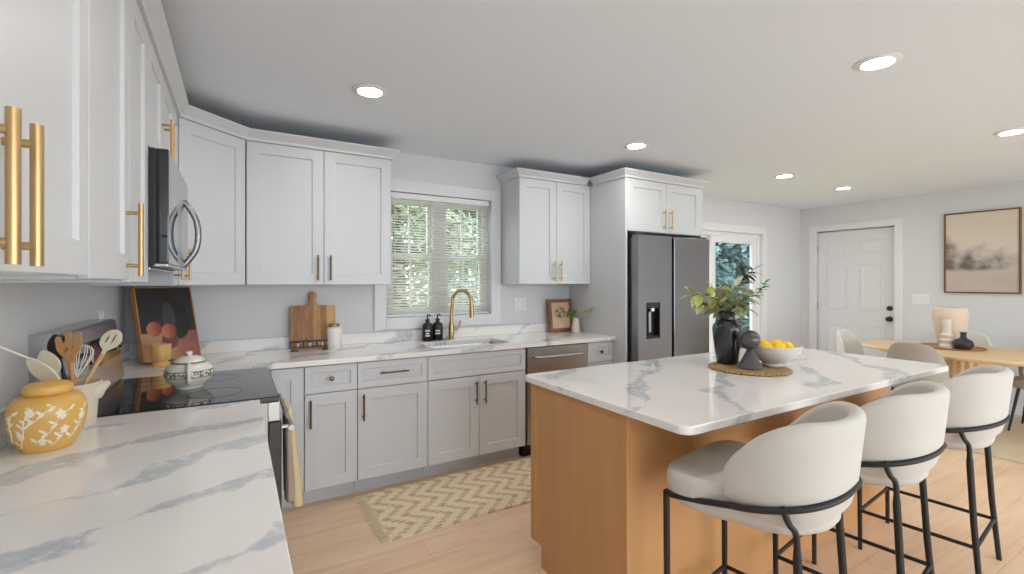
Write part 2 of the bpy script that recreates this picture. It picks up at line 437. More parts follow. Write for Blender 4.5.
# ------------------------------------------------------------------ cabinets
def bar_v(x, z0, z1, y, mat_r=.006, proj=.034):
    b = B(); b.tube([(x, y-proj, z0), (x, y-proj, z1)], mat_r, 14)
    L = z1-z0
    for z in (z0+L*.14, z1-L*.14): b.tube([(x, y+.001, z), (x, y-proj, z)], mat_r*.8, 10)
    return b
def bar_h(x0, x1, z, y, r=.0055, proj=.03):
    b = B(); b.tube([(x0, y-proj, z), (x1, y-proj, z)], r, 12); L = x1-x0
    for x in (x0+L*.14, x1-L*.14): b.tube([(x, y+.001, z), (x, y-proj, z)], r*.8, 10)
    return b
def cabinet(label, loc, rz, w, h, d, fronts, cat='cabinet', name='wall_cabinet', group=None, toe=0, hollow=False):
    """front plane at local y=0, body behind it. fronts: (kind, x0, x1, z0, z1, handle)"""
    t = thing(name, label, cat, loc, rz, group)
    b = B()
    if hollow:
        b.box((.0006, .021, toe), (.019, d, h)); b.box((w-.019, .021, toe), (w-.0006, d, h)); b.box((.019, .021, toe), (w-.019, d, toe+.018)); b.box((.019, d-.012, toe+.018), (w-.019, d, h)); b.box((.019, .021, h-.06), (w-.019, .04, h))
    else: b.box((.0006, .021, toe), (w-.0006, d, h), .001)
    b.make('cabinet_body', 'cab_in', t)
    if toe: B().box((.0006, .10, 0), (w-.0006, d, toe)).make('toe_kick', 'toe', t)
    for kind, x0, x1, z0, z1, hd in fronts:
        g = .0016; st = .07 if kind == 'door' else .04
        b = B(); b.shaker(x0+g, x1-g, z0+g, z1-g, 0, stile=st)
        dd = b.make('door' if kind == 'door' else 'drawer', 'cab', t)
        if hd is None: continue
        if hd[0] == 'v': bar_v(hd[1], hd[2], hd[3], 0, hd[4] if len(hd) > 4 else .006).make('handle', hd[5] if len(hd) > 5 else 'gold', dd)
        elif hd[0] == 'h': bar_h(hd[1], hd[2], hd[3], 0).make('handle', 'bronze', dd)
        elif hd[0] == 'k':
            B().lathe([(0, 0), (.006, 0), (.006, .014), (.013, .018), (.015, .024), (.010, .029), (0, .030)], n=20, mat=Matrix.Translation((hd[1], .001, hd[2])) @ Matrix.Rotation(R(90), 4, 'X')).make('knob', hd[3], dd)
    return t
UB, UT = 1.371, 2.285
FX = -.275                                   # door plane of the upper run on the left wall
UD = FX-XL
def left_upper(y0, y1, fronts, label, z0=UB, z1=UT):
    return cabinet(label, (FX, y0, z0), R(90), y1-y0, z1-z0, UD-.001, fronts)
hh = UT-UB
hz = (.03, .243)
Z1, Z2, Z3 = 1.402, 1.396, 1.388
left_upper(.387, 1.327, [('door', 0, .47, 0, UT-Z1, ('v', .43, .010, .205, .0075)), ('door', .47, .94, 0, UT-Z1, ('v', .51, .010, .207, .0075))], 'tall white wall cabinet at the left edge with two big gold bar handles', Z1)
left_upper(1.327, 1.765, [('door', 0, .438, 0, UT-Z2, ('v', .385, .012, .222, .007))], 'white wall cabinet with one gold bar handle before the microwave', Z2)
left_upper(1.765, 2.10, [('door', 0, .335, 0, UT-Z3, None)], 'narrow white wall cabinet touching the microwave, without a handle', Z3)
MZ = 1.882
left_upper(2.10, 2.87, [('door', 0, .385, 0, UT-MZ, ('v', .350, .012, .2, .006)), ('door', .385, .77, 0, UT-MZ, ('v', .420, .012, .2, .006))], 'short white two-door wall cabinet above the microwave', MZ)
left_upper(2.87, 3.083, [('door', 0, .213, 0, hh, ('v', .035, .03, .2, .006))], 'narrow white wall cabinet between the microwave and the corner')
# corner cabinet with a diagonal door
BX0, BYF = .047, 3.385
t = thing('corner_wall_cabinet', 'white corner wall cabinet with one diagonal door', 'cabinet', (FX, 3.085, UB))
ax, ay = BX0-FX, BYF-3.085
pl = [(0.002, 0), (ax, ay-.002), (ax-.001, YB-.001-3.085), (XL+.001-FX, YB-.001-3.085), (XL+.001-FX, 0)]
ln = math.hypot(ax, ay); nx, ny = ay/ln, -ax/ln
pl2 = [(p[0]-(nx*.021 if i < 2 else 0), p[1]-(ny*.021 if i < 2 else 0)) for i, p in enumerate(pl)]
B().prism(pl2, 0, hh).make('cabinet_body', 'cab_in', t)
dd = B().shaker(.004, ln-.004, .002, hh-.002, 0, stile=.07).make('door', 'cab', t); dd.rotation_euler = (0, 0, math.atan2(ay, ax))
bar_v(.04, .03, .2, 0).make('handle', 'gold', dd)
# upper run on the back wall
cabinet('white two-door wall cabinet between the corner cabinet and the window', (BX0+.001, BYF, UB), 0, .921, hh, YB-.001-BYF,
        [('door', 0, .46, 0, hh, ('v', .42, .03, .2, .006, 'bronze')), ('door', .46, .921, 0, hh, ('v', .50, .03, .2, .006, 'bronze'))])
cabinet('white two-door wall cabinet between the window and the refrigerator', (2.067, BYF, UB), 0, .778, hh, YB-.001-BYF,
        [('door', 0, .389, 0, hh, ('v', .352, .03, .2)), ('door', .389, .778, 0, hh, ('v', .426, .03, .2))])
# refrigerator surround
FY = 2.93
struct_panel = thing('refrigerator_cabinet', 'white cabinet with two small doors and side panels around the refrigerator', 'cabinet', (2.847, FY, 0))
fc = struct_panel
B().box((0, 0, 0), (.024, YB-.001-FY, UT), .001).make('side_panel', 'cab', fc)
B().box((.986, 0, 0), (1.01, YB-.001-FY, UT), .001).make('side_panel', 'cab', fc)
B().box((.0245, .021, 1.83), (.9855, YB-.001-FY, UT-.002)).make('cabinet_body', 'cab_in', fc)
for x0, x1, hx in ((.026, .504, .462), (.506, .984, .548)):
    dd = B().shaker(x0, x1, 1.832, UT-.002, .0, stile=.07).make('door', 'cab', fc)
    bar_v(hx, 1.86, 2.04, 0).make('handle', 'gold', dd)

# crown mouldings (trim): profile swept along the cabinet fronts
def crown(path, name):
    """path: plan points of the cabinet face, room side to the right of travel"""
    prof = [(-.004, 0), (-.012, .0), (-.014, .018), (-.046, .052), (-.05, .056), (-.05, .066), (.012, .066), (.012, 0)]
    P = [Vector((p[0], p[1])) for p in path]; b = B(); rings = []
    for i, p in enumerate(P):
        d1 = (P[i]-P[i-1]).normalized() if i else None; d2 = (P[i+1]-P[i]).normalized() if i < len(P)-1 else None
        d1 = d1 or d2; d2 = d2 or d1
        n1 = Vector((d1.y, -d1.x)); n2 = Vector((d2.y, -d2.x)); m = (n1+n2).normalized(); k = 1/max(.3, m.dot(n1))
        rings.append([(p.x+m.x*-q*k, p.y+m.y*-q*k, UT+z) for q, z in prof])
    b.loft(rings); b.smooth = False
    return struct(b.make(name, 'cab'))
crown([(FX, .387), (FX, 3.085), (BX0, BYF), (BX0+.922, BYF), (BX0+.922, YB-.001)], 'trim_4')
crown([(2.067, YB-.001), (2.067, BYF), (2.795, BYF)], 'trim_5')
crown([(2.847, 3.34), (2.847, FY), (3.857, FY), (3.857, YB-.001)], 'trim_6')

# base run on the back wall
BY = 3.08; BD = YB-.001-BY; BH = .882; zd = .70
def base(x0, x1, fronts, label, hollow=False): return cabinet(label, (x0, BY, 0), 0, x1-x0, BH, BD, fronts, name='base_cabinet', toe=.105, hollow=hollow)
z0 = .112; zt = .872
base(.157, .350, [('door', .012, .192, z0, zt, None)], 'narrow white base cabinet in the corner beside the range, without a handle')
base(.351, .664, [('drawer', 0, .313, zd+.004, zt, ('k', .155, .79, 'bronze')), ('door', 0, .313, z0, zd, ('v', .032, zd-.2, zd-.03, .006, 'bronze'))], 'white base cabinet with a round drawer knob')
base(.665, 1.138, [('drawer', 0, .473, zd+.004, zt, ('h', .14, .33, .795)), ('door', 0, .473, z0, zd, ('v', .034, zd-.2, zd-.03, .006, 'bronze'))], 'white base cabinet with a horizontal drawer handle')
SB0, SB1 = 1.139, 1.939
base(SB0, SB1, [('drawer', 0, .80, zd+.004, zt, None), ('door', 0, .40, z0, zd, ('v', .364, zd-.2, zd-.03, .006, 'bronze')), ('door', .40, .80, z0, zd, ('v', .436, zd-.2, zd-.03, .006, 'bronze'))], 'wide white base cabinet with two doors under the sink', True)
base(2.563, 2.846, [('drawer', 0, .283, zd+.004, zt, ('k', .14, .79, 'blackmat')), ('drawer', 0, .283, .41, zd, ('k', .035, .66, 'blackmat')), ('drawer', 0, .283, z0, .406, ('k', .14, .30, 'blackmat'))], 'narrow white drawer cabinet between dishwasher and refrigerator panel')
# base cabinets under the near left counter and in the blind corner
BXF = .045
lb = cabinet('white base cabinet under the near left counter', (BXF, .55, 0), R(90), 1.60, BH, BXF-XL-.001, [('drawer', 0, .53, zd+.004, zt, ('h', .17, .36, .795)), ('door', 0, .53, z0, zd, ('v', .49, zd-.2, zd-.03)), ('drawer', .53, 1.07, zd+.004, zt, ('h', .7, .89, .795)), ('door', .53, 1.07, z0, zd, ('v', .57, zd-.2, zd-.03)), ('drawer', 1.07, 1.60, zd+.004, zt, ('h', 1.24, 1.43, .795)), ('door', 1.07, 1.60, z0, zd, ('v', 1.11, zd-.2, zd-.03))], name='base_cabinet', toe=.105)
cb = tag(B().box((XL+.001, 2.925, .105), (.05, YB-.001, BH), .002).box((XL+.001, 2.925, 0), (.0, YB-.001, .105)).make('corner_base_cabinet', 'cab_in'), 'plain white corner base cabinet behind the range', 'cabinet')

# worktops
CT0, CT1 = .883, .914
wt = thing('worktop', 'white quartz worktop with grey veins on the near left counter', 'worktop', (0, 0, 0))
B().prism(rrect(XL+.001, -.6, .079, 2.150, .006), CT0, CT1, .003).make('slab', 'marble_near', wt)
B().box((XL+.001, -.6, CT1+.0004), (XL+.02, 2.150, 1.02), .002).make('backsplash', 'marble_near', wt)
lb2 = cabinet('white base cabinet under the front end of the left counter', (BXF, -.58, 0), R(90), 1.128, BH, BXF-XL-.001, [('door', 0, .56, z0, zt, ('v', .52, zd-.1, zd+.07)), ('door', .56, 1.128, z0, zt, ('v', .6, zd-.1, zd+.07))], name='base_cabinet', toe=.105)
CF = 3.045
SKX0, SKX1, SKY0, SKY1 = 1.22, 1.86, 3.17, 3.52
wb = thing('worktop', 'white quartz worktop with a sink cutout along the back wall', 'worktop', (0, 0, 0))
b = B(); X1 = 2.846
t = bmesh.new()
outer = [(XL+.001, 2.922), (.065, 2.922), (.085, CF), (X1, CF), (X1, YB-.001), (XL+.001, YB-.001)]
hole = rrect(SKX0, SKY0, SKX1, SKY1, .03, 4)
for z in (CT0, CT1):
    vo = [t.verts.new((x, y, z)) for x, y in outer]; vh = [t.verts.new((x, y, z)) for x, y in hole]
    eo = [t.edges.new((vo[i], vo[(i+1) % len(vo)])) for i in range(len(vo))]; eh = [t.edges.new((vh[i], vh[(i+1) % len(vh)])) for i in range(len(vh))]
    bmesh.ops.triangle_fill(t, use_beauty=True, edges=eo+eh)
    if z == CT0: lo_, lh_ = vo, vh
for A_, B_ in ((lo_, vo), (lh_, vh)):
    n = len(A_)
    for k in range(n): t.faces.new((A_[k], A_[(k+1) % n], B_[(k+1) % n], B_[k]))
bmesh.ops.recalc_face_normals(t, faces=t.faces); b._merge(t)
b.make('slab', 'marble_back', wb)
b = B(); b.box((XL+.02, YB-.021, CT1+.0004), (X1, YB-.001, 1.008-.012), .002); b.box((XL+.001, 2.922, CT1+.0004), (XL+.02, YB-.001, 1.02), .002)
b.make('backsplash', 'marble_back', wb)
# sink
sk = thing('sink', 'stainless undermount sink set in the back worktop', 'sink', (0, 0, 0))
b = B(); rings = []
for (ins, z) in ((-.012, CT0-.0006), (-.012, CT0-.003), (0.0, CT0-.003), (.004, CT0-.02), (.012, .72), (.05, .70)):
    rings.append([(x, y, z) for x, y in rrect(SKX0+ins, SKY0+ins, SKX1-ins, SKY1-ins, .035, 5)])
b.loft(rings, cap=False); 
t = bmesh.new(); t.faces.new([t.verts.new(p) for p in rings[-1]]); b._merge(t)
b.make('basin', 'steel', sk)
B().lathe([(0, 0), (.04, 0), (.042, .003), (0, .003)], c=(1.54, 3.35, .701), n=24).make('drain', 'steel', sk)
# faucet
FXx, FYy = 1.535, 3.60
fa = thing('faucet', 'tall brushed gold gooseneck faucet behind the sink', 'faucet', (FXx, FYy, CT1+.0006))
B().lathe([(0, 0), (.03, 0), (.03, .008), (.022, .014), (.0215, .13), (.018, .14), (0, .14)], n=28).make('base', 'gold', fa)
arc = [(0, 0, .13), (0, 0, .24), (.004, -.006, .29)]
for k in range(1, 10):
    a = PI*k/10; arc.append((.042-.042*math.cos(a)+.006, -.10+.10*math.cos(a), .305+.10*math.sin(a)))
arc.append((.09, -.2, .285))
B().tube(bez(arc, 6), .0145, 14).make('spout', 'gold', fa)
B().tube([(.09, -.2, .29), (.091, -.202, .19)], [.0175, .0185], 16).make('spray_head', 'gold', fa)
b = B(); b.tube([(.02, 0, .085), (.05, -.01, .085)], .011, 12); b.tube([(.05, -.01, .085), (.062, -.012, .10), (.075, -.02, .155)], [.008, .007, .006], 10); b.make('lever', 'gold', fa)

# ------------------------------------------------------------------ microwave
mw = thing('microwave', 'dark glass and steel over-range microwave under the short cabinet', 'microwave', (XL+.001, 2.106, 1.446))
mh, mwid, md = .43, .758, .365
B().box((0, 0, 0), (md-.02, mwid, mh), .003).make('case', 'blackmat', mw)
dx0, dx1 = md-.0195, md+.018
dd = B().box((dx0, 0, .012), (dx1, .30, mh), .004).make('door_glass', 'blackglass', mw)
dd = B().box((dx0, .302, .012), (dx1, mwid, mh), .004).make('door', 'steel', mw)
b = B(); b.tube(bez([(dx1-.004, .575, .02), (dx1+.016, .575, .045), (dx1+.046, .575, .10), (dx1+.055, .575, .17), (dx1+.046, .575, .24), (dx1+.016, .575, .30), (dx1-.004, .575, .325)], 8), .0135, 12)
b.make('handle', 'darksteel', dd)
B().box((.02, .02, -.012), (md-.04, mwid-.02, -.0005), .002).make('vent_plate', 'steel', mw)
B().box((dx0-.01, 0, .0), (dx1-.003, mwid, .011), .002).make('vent_grille', 'steel', mw)

# ------------------------------------------------------------------ range
RY0, RY1 = 2.154, 2.918; RW = RY1-RY0; RF = .148
rg = thing('range', 'freestanding electric range with black glass cooktop and steel back panel', 'stove', (XL+.001, RY0, 0))
rd = RF-XL
B().box((.02, 0, .05), (rd-.04, RW, .895), .003).make('body', 'steelgrey', rg)
B().box((.05, .02, 0), (rd-.09, RW-.02, .05)).make('plinth', 'blackmat', rg)
ck = B().box((.10, 0, .896), (rd, RW, .918), .004).make('cooktop', 'blackglass', rg)
M['burner'] = paint('burner_ring_print', srgb(70, 70, 72), .12, var=.05)
for x, y, r in ((.25, .2, .085), (.25, .56, .07), (.52, .2, .10), (.52, .56, .085)):
    b = B(); b.lathe([(r-.003, .9182), (r, .9182), (r, .9186), (r-.003, .9186), (r-.003, .9182)], c=(x, y, 0), n=40); b.make('burner_ring', 'burner', ck)
B().box((rd-.042, 0, .815), (rd+.004, RW, .8955), .004).make('front_panel', 'steel', rg)
od = B().box((rd-.038, .004, .215), (rd+.01, RW-.004, .812), .004).make('oven_door', 'blackglass', rg)
B().box((rd+.0105, .06, .70), (rd+.0125, .16, .78)).make('vent_plate', 'steel', od)
b = B(); b.tube([(rd+.052, .05, .765), (rd+.052, RW-.05, .765)], .012, 14)
for y in (.08, RW-.08): b.tube([(rd+.009, y, .765), (rd+.052, y, .765)], .009, 10)
b.make('handle', 'steel', od)
B().box((rd-.038, .004, .055), (rd+.006, RW-.004, .21), .004).make('storage_drawer', 'steel', rg)
# sloping back panel
b = B(); prof = [(0, .896), (.10, .896), (.125, .935), (.09, 1.205), (.075, 1.213), (0, 1.213)]
b.loft([[(x, 0, z) for x, z in prof], [(x, RW, z) for x, z in prof]]); b.smooth = False
bp = b.make('back_panel', 'steel', rg)
sl_ = math.atan2(.035, .27)
b = B(); b.box((-.001, .03, -.055), (.002, RW-.03, .055), .001, mat=Matrix.Translation((.1055, 0, 1.10)) @ Matrix.Rotation(-sl_, 4, 'Y')); b.make('control_glass', 'blackglass', bp)
for y in (.09, .17, RW-.17, RW-.09):
    b = B(); b.lathe([(0, 0), (.024, 0), (.021, .02), (0, .021)], n=22, mat=Matrix.Translation((.1075, y, 1.10)) @ Matrix.Rotation(R(90)-sl_, 4, 'Y')); b.make('knob', 'steel', bp)
# towel on the oven handle
tw = thing('dish_towel', 'cream dish towel folded over the oven door handle', 'towel', (RF+.052+.001, 2.80, .765))
def bunch(y0, y1, ztop, zbot, xc0, xc1, hx0, hx1, ph, rip):
    """hanging cloth: rippled closed outline, gathered at the handle and spreading below"""
    rings = []; n = 56
    for k in range(24):
        f = k/23; z = ztop+(zbot-ztop)*f; hx = hx0+(hx1-hx0)*f**.7; xc = xc0+(xc1-xc0)*f; q = .80+.20*f**.6
        if k == 0: hx *= .55; q *= .97
        row = []
        for j in range(n):
            a = 2*PI*j/n; c, s_ = math.cos(a), math.sin(a)
            x = xc+hx*math.copysign(abs(c)**.7, c)*(1+rip*f*math.sin(5*a+ph)); y = (y0+y1)/2+(y1-y0)/2*q*math.copysign(abs(s_)**.8, s_)*(1+.04*f*math.sin(3*a+ph))
            row.append((x, y, z+.014*f*math.sin(2*a+ph)))
        rings.append(row)
    return rings
B().loft(bunch(-.36, -.08, .017, -.44, .012, .045, .016, .036, .6, .25)).make('towel_cloth', 'towel', tw)
B().loft(bunch(-.50, -.37, .012, -.35, -.004, .004, .012, .020, 2.1, .2)).make('folded_layer', 'towel2', tw)

# ------------------------------------------------------------------ dishwasher and refrigerator
dwm = thing('dishwasher', 'grey steel dishwasher with a bar handle beside the sink cabinet', 'dishwasher', (1.945, BY-.012, 0))
B().box((0, .03, .10), (.612, .60, .878), .002).make('body', 'blackmat', dwm)
B().box((.01, .08, 0), (.602, .58, .10)).make('toe_kick', 'blackmat', dwm)
dd = B().box((.004, 0, .115), (.608, .0295, .872), .004).make('door', 'steelgrey', dwm)
b = B(); b.tube(bez([(.06, .002, .80), (.075, -.03, .80), (.12, -.042, .80), (.306, -.048, .80), (.49, -.042, .80), (.537, -.03, .80), (.552, .002, .80)], 6), .011, 12); b.make('handle', 'steel', dd)
B().box((-.0045, .02, .10), (-.0005, .6, .878)).make('side_strip', 'blackmat', dwm)

fr = thing('refrigerator', 'dark steel side-by-side refrigerator with a water dispenser', 'refrigerator', (2.893, 2.826, 0))
fw_, fh_ = .925, 1.79
B().box((.0, .075, .02), (fw_, .85, fh_-.015), .004).make('body', 'darksteel', fr)
B().box((.02, .05, 0), (fw_-.02, .80, .02)).make('base_grille', 'blackmat', fr)
ld = B()
# left door around a dispenser opening
D0, D1, DZ0, DZ2 = .095, .262, .905, 1.215; sp = .408
ld.box((0, 0, .03), (D0, .07, fh_), .0); ld.box((D1, 0, .03), (sp, .07, fh_), .0); ld.box((D0, 0, .03), (D1, .07, DZ0)); ld.box((D0, 0, DZ2), (D1, .07, fh_))
bmesh.ops.remove_doubles(ld.bm, verts=ld.bm.verts, dist=.0001)
ldo = ld.make('door', 'darksteel', fr)
b = B(); b.box((D0, .052, DZ0), (D1, .066, DZ2)); b.box((D0, .002, DZ0), (D0+.008, .06, DZ2)); b.box((D1-.008, .002, DZ0), (D1, .06, DZ2)); b.box((D0, .002, DZ0), (D1, .06, DZ0+.02)); b.box((D0, .002, DZ2-.05), (D1, .06, DZ2))
dp = b.make('dispenser', 'blackmat', ldo)
b = B(); b.tube([((D0+D1)/2, .02, DZ2-.05), ((D0+D1)/2, .02, DZ2-.075)], .028, 16); b.make('nozzle', 'steel', dp)
B().box(((D0+D1)/2-.015, .035, DZ0+.05), ((D0+D1)/2+.015, .05, DZ2-.08), .003).make('paddle', 'steelgrey', dp)
B().box((sp+.032, 0, .03), (fw_, .07, fh_), .006).make('door', 'darksteel', fr)
B().box((sp+.001, .03, .03), (sp+.031, .074, fh_-.01)).make('handle_recess', 'blackmat', fr)
for xa in (0, fw_-.09): B().box((xa, .03, fh_+.0005), (xa+.09, .12, fh_+.018), .003).make('hinge_cover', 'blackmat', fr)

# ------------------------------------------------------------------ island
ix0, ix1, iy0, iy1 = 1.275, 3.47, 1.305, 1.972
isl = thing('kitchen_island', 'honey brown wooden kitchen island under the quartz top', 'kitchen island', (ix0, iy0, 0))
W_, D_ = ix1-ix0, iy1-iy0
B().box((.02, .02, .0), (W_-.02, D_-.10, .10)).box((.02, .02, .10), (W_-.02, D_-.022, .882)).make('cabinet_body', 'island', isl)
for x in (0, W_-.02):
    B().prism([(0, 0), (D_-.09, 0), (D_-.09, .105), (D_-.025, .105), (D_-.025, .882), (0, .882)], x, x+.0195, mat=Matrix(((0, 0, 1, 0), (1, 0, 0, 0), (0, 1, 0, 0), (0, 0, 0, 1)))).make('end_panel', 'island', isl)
B().box((.0, -.001, 0), (W_, .0195, .882), .001).make('back_panel', 'island', isl)
for x0 in (-.004,):
    b = B(); b.box((x0, -.006, 0), (x0+.02, .022, .882), .002); b.make('corner_stile', 'island', isl)
    b = B(); b.box((x0, D_-.045, .105), (x0+.02, D_-.0, .882), .002); b.make('corner_stile', 'island', isl)
nd = 4; w1 = (W_-.04)/nd
for k in range(nd):
    o_ = B().shaker(.002, w1-.002, .11, .87, 0, stile=.06).make('door', 'island', isl); o_.location = (.02+w1*(k+1), D_-.002, 0); o_.rotation_euler = (0, 0, PI)
    bar_v(.04 if k % 2 else w1-.04, .62, .8, 0).make('handle', 'bronze', o_)
it = thing('island_worktop', 'white quartz island top with grey veins and rounded corners', 'worktop', (2.388, 1.53, CT0))
B().prism(rrect(-1.126, -.51, 1.126, .51, .045, 8), 0, .031, .004).make('slab', 'marble_island', it)

# ------------------------------------------------------------------ bar stools
def outline(phi, a, bk, fr_, fw2):
    """closed seat outline: phi=0 at the back, +-pi at the front; half ellipse behind, soft rectangle in front"""
    c, s_ = math.cos(phi), math.sin(phi)
    if c >= 0: return Vector((a*s_, -bk*c))
    e = 2/5.5
    return Vector((fw2*math.copysign(abs(s_)**e, s_)+(a-fw2)*s_*0, fr_*abs(c)**e))
SN = 2.5
def sup(phi, a, bk):
    c, s_ = math.cos(phi), math.sin(phi)
    return Vector((a*math.copysign(abs(s_)**(2/SN), s_), -bk*math.copysign(abs(c)**(2/SN), c)))
def shell_mesh(a, bk, th, zb, ztop, span, flare, drop0, low, nphi=56, y0=0, topcurve=2.2):
    """upholstered wrap-around back: each column is a rounded cross-section"""
    rings = []
    for i in range(nphi+1):
        u = -1+2*i/nphi; phi = R(span)*u
        k = abs(u)
        top = low+(ztop-low)*(max(0, 1-max(0, (k-drop0)/(1-drop0))**topcurve))**(1/topcurve)
        endk = min(1, (1-k)/.03+.25)
        t2 = th*.5*endk
        sec = []
        d = sup(phi, a, bk); nrm = Vector((math.copysign(abs(d.x/a)**(SN-1)/a, d.x), math.copysign(abs(d.y/bk)**(SN-1)/bk, d.y))).normalized()
        def pt(off, z):
            fl = flare*((z-zb)/(ztop-zb))-(.045*max(0, (zb+.10-z)/.10)**2)
            p = d+nrm*(off+fl); return (p.x, p.y+y0, z)
        hgt = top-zb; nz = 7
        for j in range(nz): sec.append(pt(t2, zb+(hgt-t2)*j/(nz-1)))
        for j in range(1, 6):
            an = PI*j/6; sec.append(pt(t2*math.cos(an), top-t2+t2*math.sin(an)))
        for j in range(nz): sec.append(pt(-t2, top-t2-(hgt-t2)*j/(nz-1)))
        rings.append(sec)
    return B().loft(rings)
def make_stool():
    t = thing('bar_stool', '', 'stool')
    # seat cushion
    b = B(); rings = []; N = 48
    for sc_, z in ((.80, .600), (.92, .618), (.985, .640), (.99, .652), (1.0, .660), (1.012, .675), (1.012, .705), (.995, .724), (.955, .733), (.6, .736)):
        rings.append([tuple(outline(2*PI*k/N-PI, .212, .222, .268, .252)*sc_)+(z,) for k in range(N)])
    b.loft(rings); b.make('seat', 'stoolfab', t)
    shell_mesh(.216, .222, .05, .640, .980, 97, .034, .36, .70, y0=-.0, topcurve=2.25).make('backrest', 'stoolfab', t)
    # rail around the seat
    r_ = .0105; path = []
    for k in range(-30, 31):
        phi = R(90)*k/30; z = .758-.070*abs(k/30)**1.4; p = sup(phi, .252, .258)
        path.append((p.x, p.y, z))
    L = [(-.222, .248, .640), (-.236, .215, .643), (-.247, .10, .665)]
    path = L+path+[(-x, y, z) for x, y, z in reversed(L)]
    B().tube(path, r_, 12).make('seat_rail', 'black', t)
    for s_ in (-1, 1):
        B().tube([(s_*.222, .246, .644), (s_*.222, .244, .4), (s_*.220, .242, 0.0)], [.0115, .0115, .010], 12).make('leg', 'black', t)
        pth = bez([(s_*.228, -.142, .728), (s_*.227, -.144, .705), (s_*.218, -.153, .675), (s_*.203, -.165, .645), (s_*.201, -.168, .56)], 6)+[Vector((s_*.210, -.182, .3)), Vector((s_*.226, -.206, 0))]
        B().tube(pth, [.0095]*(len(pth)-5)+[.011, .0125, .0125, .0125, .0105], 12).make('leg', 'black', t)
    zf = .20; fl = Vector((-.221, .243, zf)); bl_ = Vector((-.2155, -.190, zf))
    b = B(); b.tube([fl, (-fl.x, fl.y, zf)], .0085, 10); b.tube([bl_, (-bl_.x, bl_.y, zf)], .0085, 10)
    for s_ in (-1, 1): b.tube([(s_*fl.x, fl.y, zf), (s_*bl_.x, bl_.y, zf)], .0085, 10)
    b.make('footrest', 'black', t)
    return t
st0 = make_stool()
for i, (x, y, rz, lab) in enumerate(((1.585, .953, 10, 'cream upholstered bar stool at the near end of the island'), (2.268, .953, 8, 'cream upholstered bar stool in the middle of the island row'), (3.04, .953, 6, 'cream upholstered bar stool at the far end of the island by the dining table'))):
    o = st0 if i == 0 else copy_tree(st0)
    o.location = (x, y, 0); o.rotation_euler = (0, 0, R(rz)); o['label'] = lab; o['group'] = 'bar stools along the island'

# ------------------------------------------------------------------ rugs
def rug_mat():
    m = NT('woven_chevron_rug'); c = m.coord()
    s_ = m.n('ShaderNodeSeparateXYZ'); m.l(c, s_.inputs[0]); X, Y = s_.outputs[0], s_.outputs[1]
    p = .115
    # zigzag bands that step along the rug, each band broken into hatch marks
    zig = m.math('ABSOLUTE', m.math('SUBTRACT', m.math('FRACT', m.math('DIVIDE', Y, p*2)), .5))
    band = m.math('FRACT', m.math('ADD', m.math('DIVIDE', X, p), m.math('MULTIPLY', zig, 2.2)))
    mask = m.math('MULTIPLY', m.smooth(band, .18, .24), m.math('SUBTRACT', 1, m.smooth(band, .62, .68)))
    st = m.math('FRACT', m.math('DIVIDE', m.math('ADD', X, m.math('MULTIPLY', Y, 1.0)), .014))
    hat = m.smooth(m.math('ABSOLUTE', m.math('SUBTRACT', st, .5)), .12, .25)
    line = m.math('SUBTRACT', 1, m.smooth(m.math('ABSOLUTE', m.math('SUBTRACT', m.math('FRACT', m.math('DIVIDE', Y, p)), .5)), .02, .05))
    n = m.noise(c, 60, 3)
    k = m.math('MULTIPLY', mask, m.math('ADD', .55, m.math('MULTIPLY', hat, .45)))
    br_ = m.smooth(m.math('ABSOLUTE', m.math('SUBTRACT', m.math('FRACT', m.math('DIVIDE', Y, p*.5)), .5)), .05, .1); k = m.math('MULTIPLY', m.math('MULTIPLY', k, br_), m.math('SUBTRACT', 1, line)); k = m.math('MULTIPLY', k, m.smooth(n, .2, .55))
    m.base(m.mix(k, srgb(240, 222, 190), srgb(196, 166, 126))); m.set(.95, 0, .1); m.bump(m.noise(c, 350, 2), .5, .002)
    return m.m
M['rug'] = rug_mat()
M['fringe'] = fabric('rug_fringe_cotton', srgb(226, 208, 172), 300)
RX0, RX1, RYA, RYB = .70, 2.25, 2.475, 3.10
rug = thing('kitchen_rug', 'cream and tan patterned runner rug in front of the sink', 'rug', (RX0, RYA, 0))
b = B(); rows = []; nx_, ny_ = 60, 24
t = bmesh.new(); V = [[t.verts.new(((RX1-RX0)*i/nx_+.006*math.sin(j*.9), (RYB-RYA)*j/ny_+.004*math.sin(i*.35), .009+.0035*noise.noise((i*.3, j*.35, 0))+(.004*math.exp(-((i-24)/4)**2) if j < 2 else 0))) for j in range(ny_+1)] for i in range(nx_+1)]
for i in range(nx_):
    for j in range(ny_): t.faces.new((V[i][j], V[i+1][j], V[i+1][j+1], V[i][j+1]))
ext = bmesh.ops.extrude_face_region(t, geom=list(t.faces)); vs = [v for v in ext['geom'] if isinstance(v, bmesh.types.BMVert)]
for v in vs: v.co.z = .0008
bmesh.ops.recalc_face_normals(t, faces=t.faces); b._merge(t); b.smooth = True
b.make('rug_field', 'rug', rug)
b = B()
for k in range(46):
    y = (RYB-RYA)*(k+.5)/46; L = random.uniform(.035, .065)
    b.tube([(.012, y, .008), (-L*.5, y+random.uniform(-.008, .008), .006), (-L, y+random.uniform(-.014, .014), .003)], [.0035, .004, .0022], 6)
b.make('fringe', 'fringe', rug)['kind'] = 'stuff'
M['drug'] = fabric('pale_jute', srgb(216, 200, 172), 120, .14)
tag(B().box((5.17, .35, .001), (6.98, 2.62, .012), .004).make('dining_rug', 'drug'), 'plain pale tan rug under the dining table', 'rug')

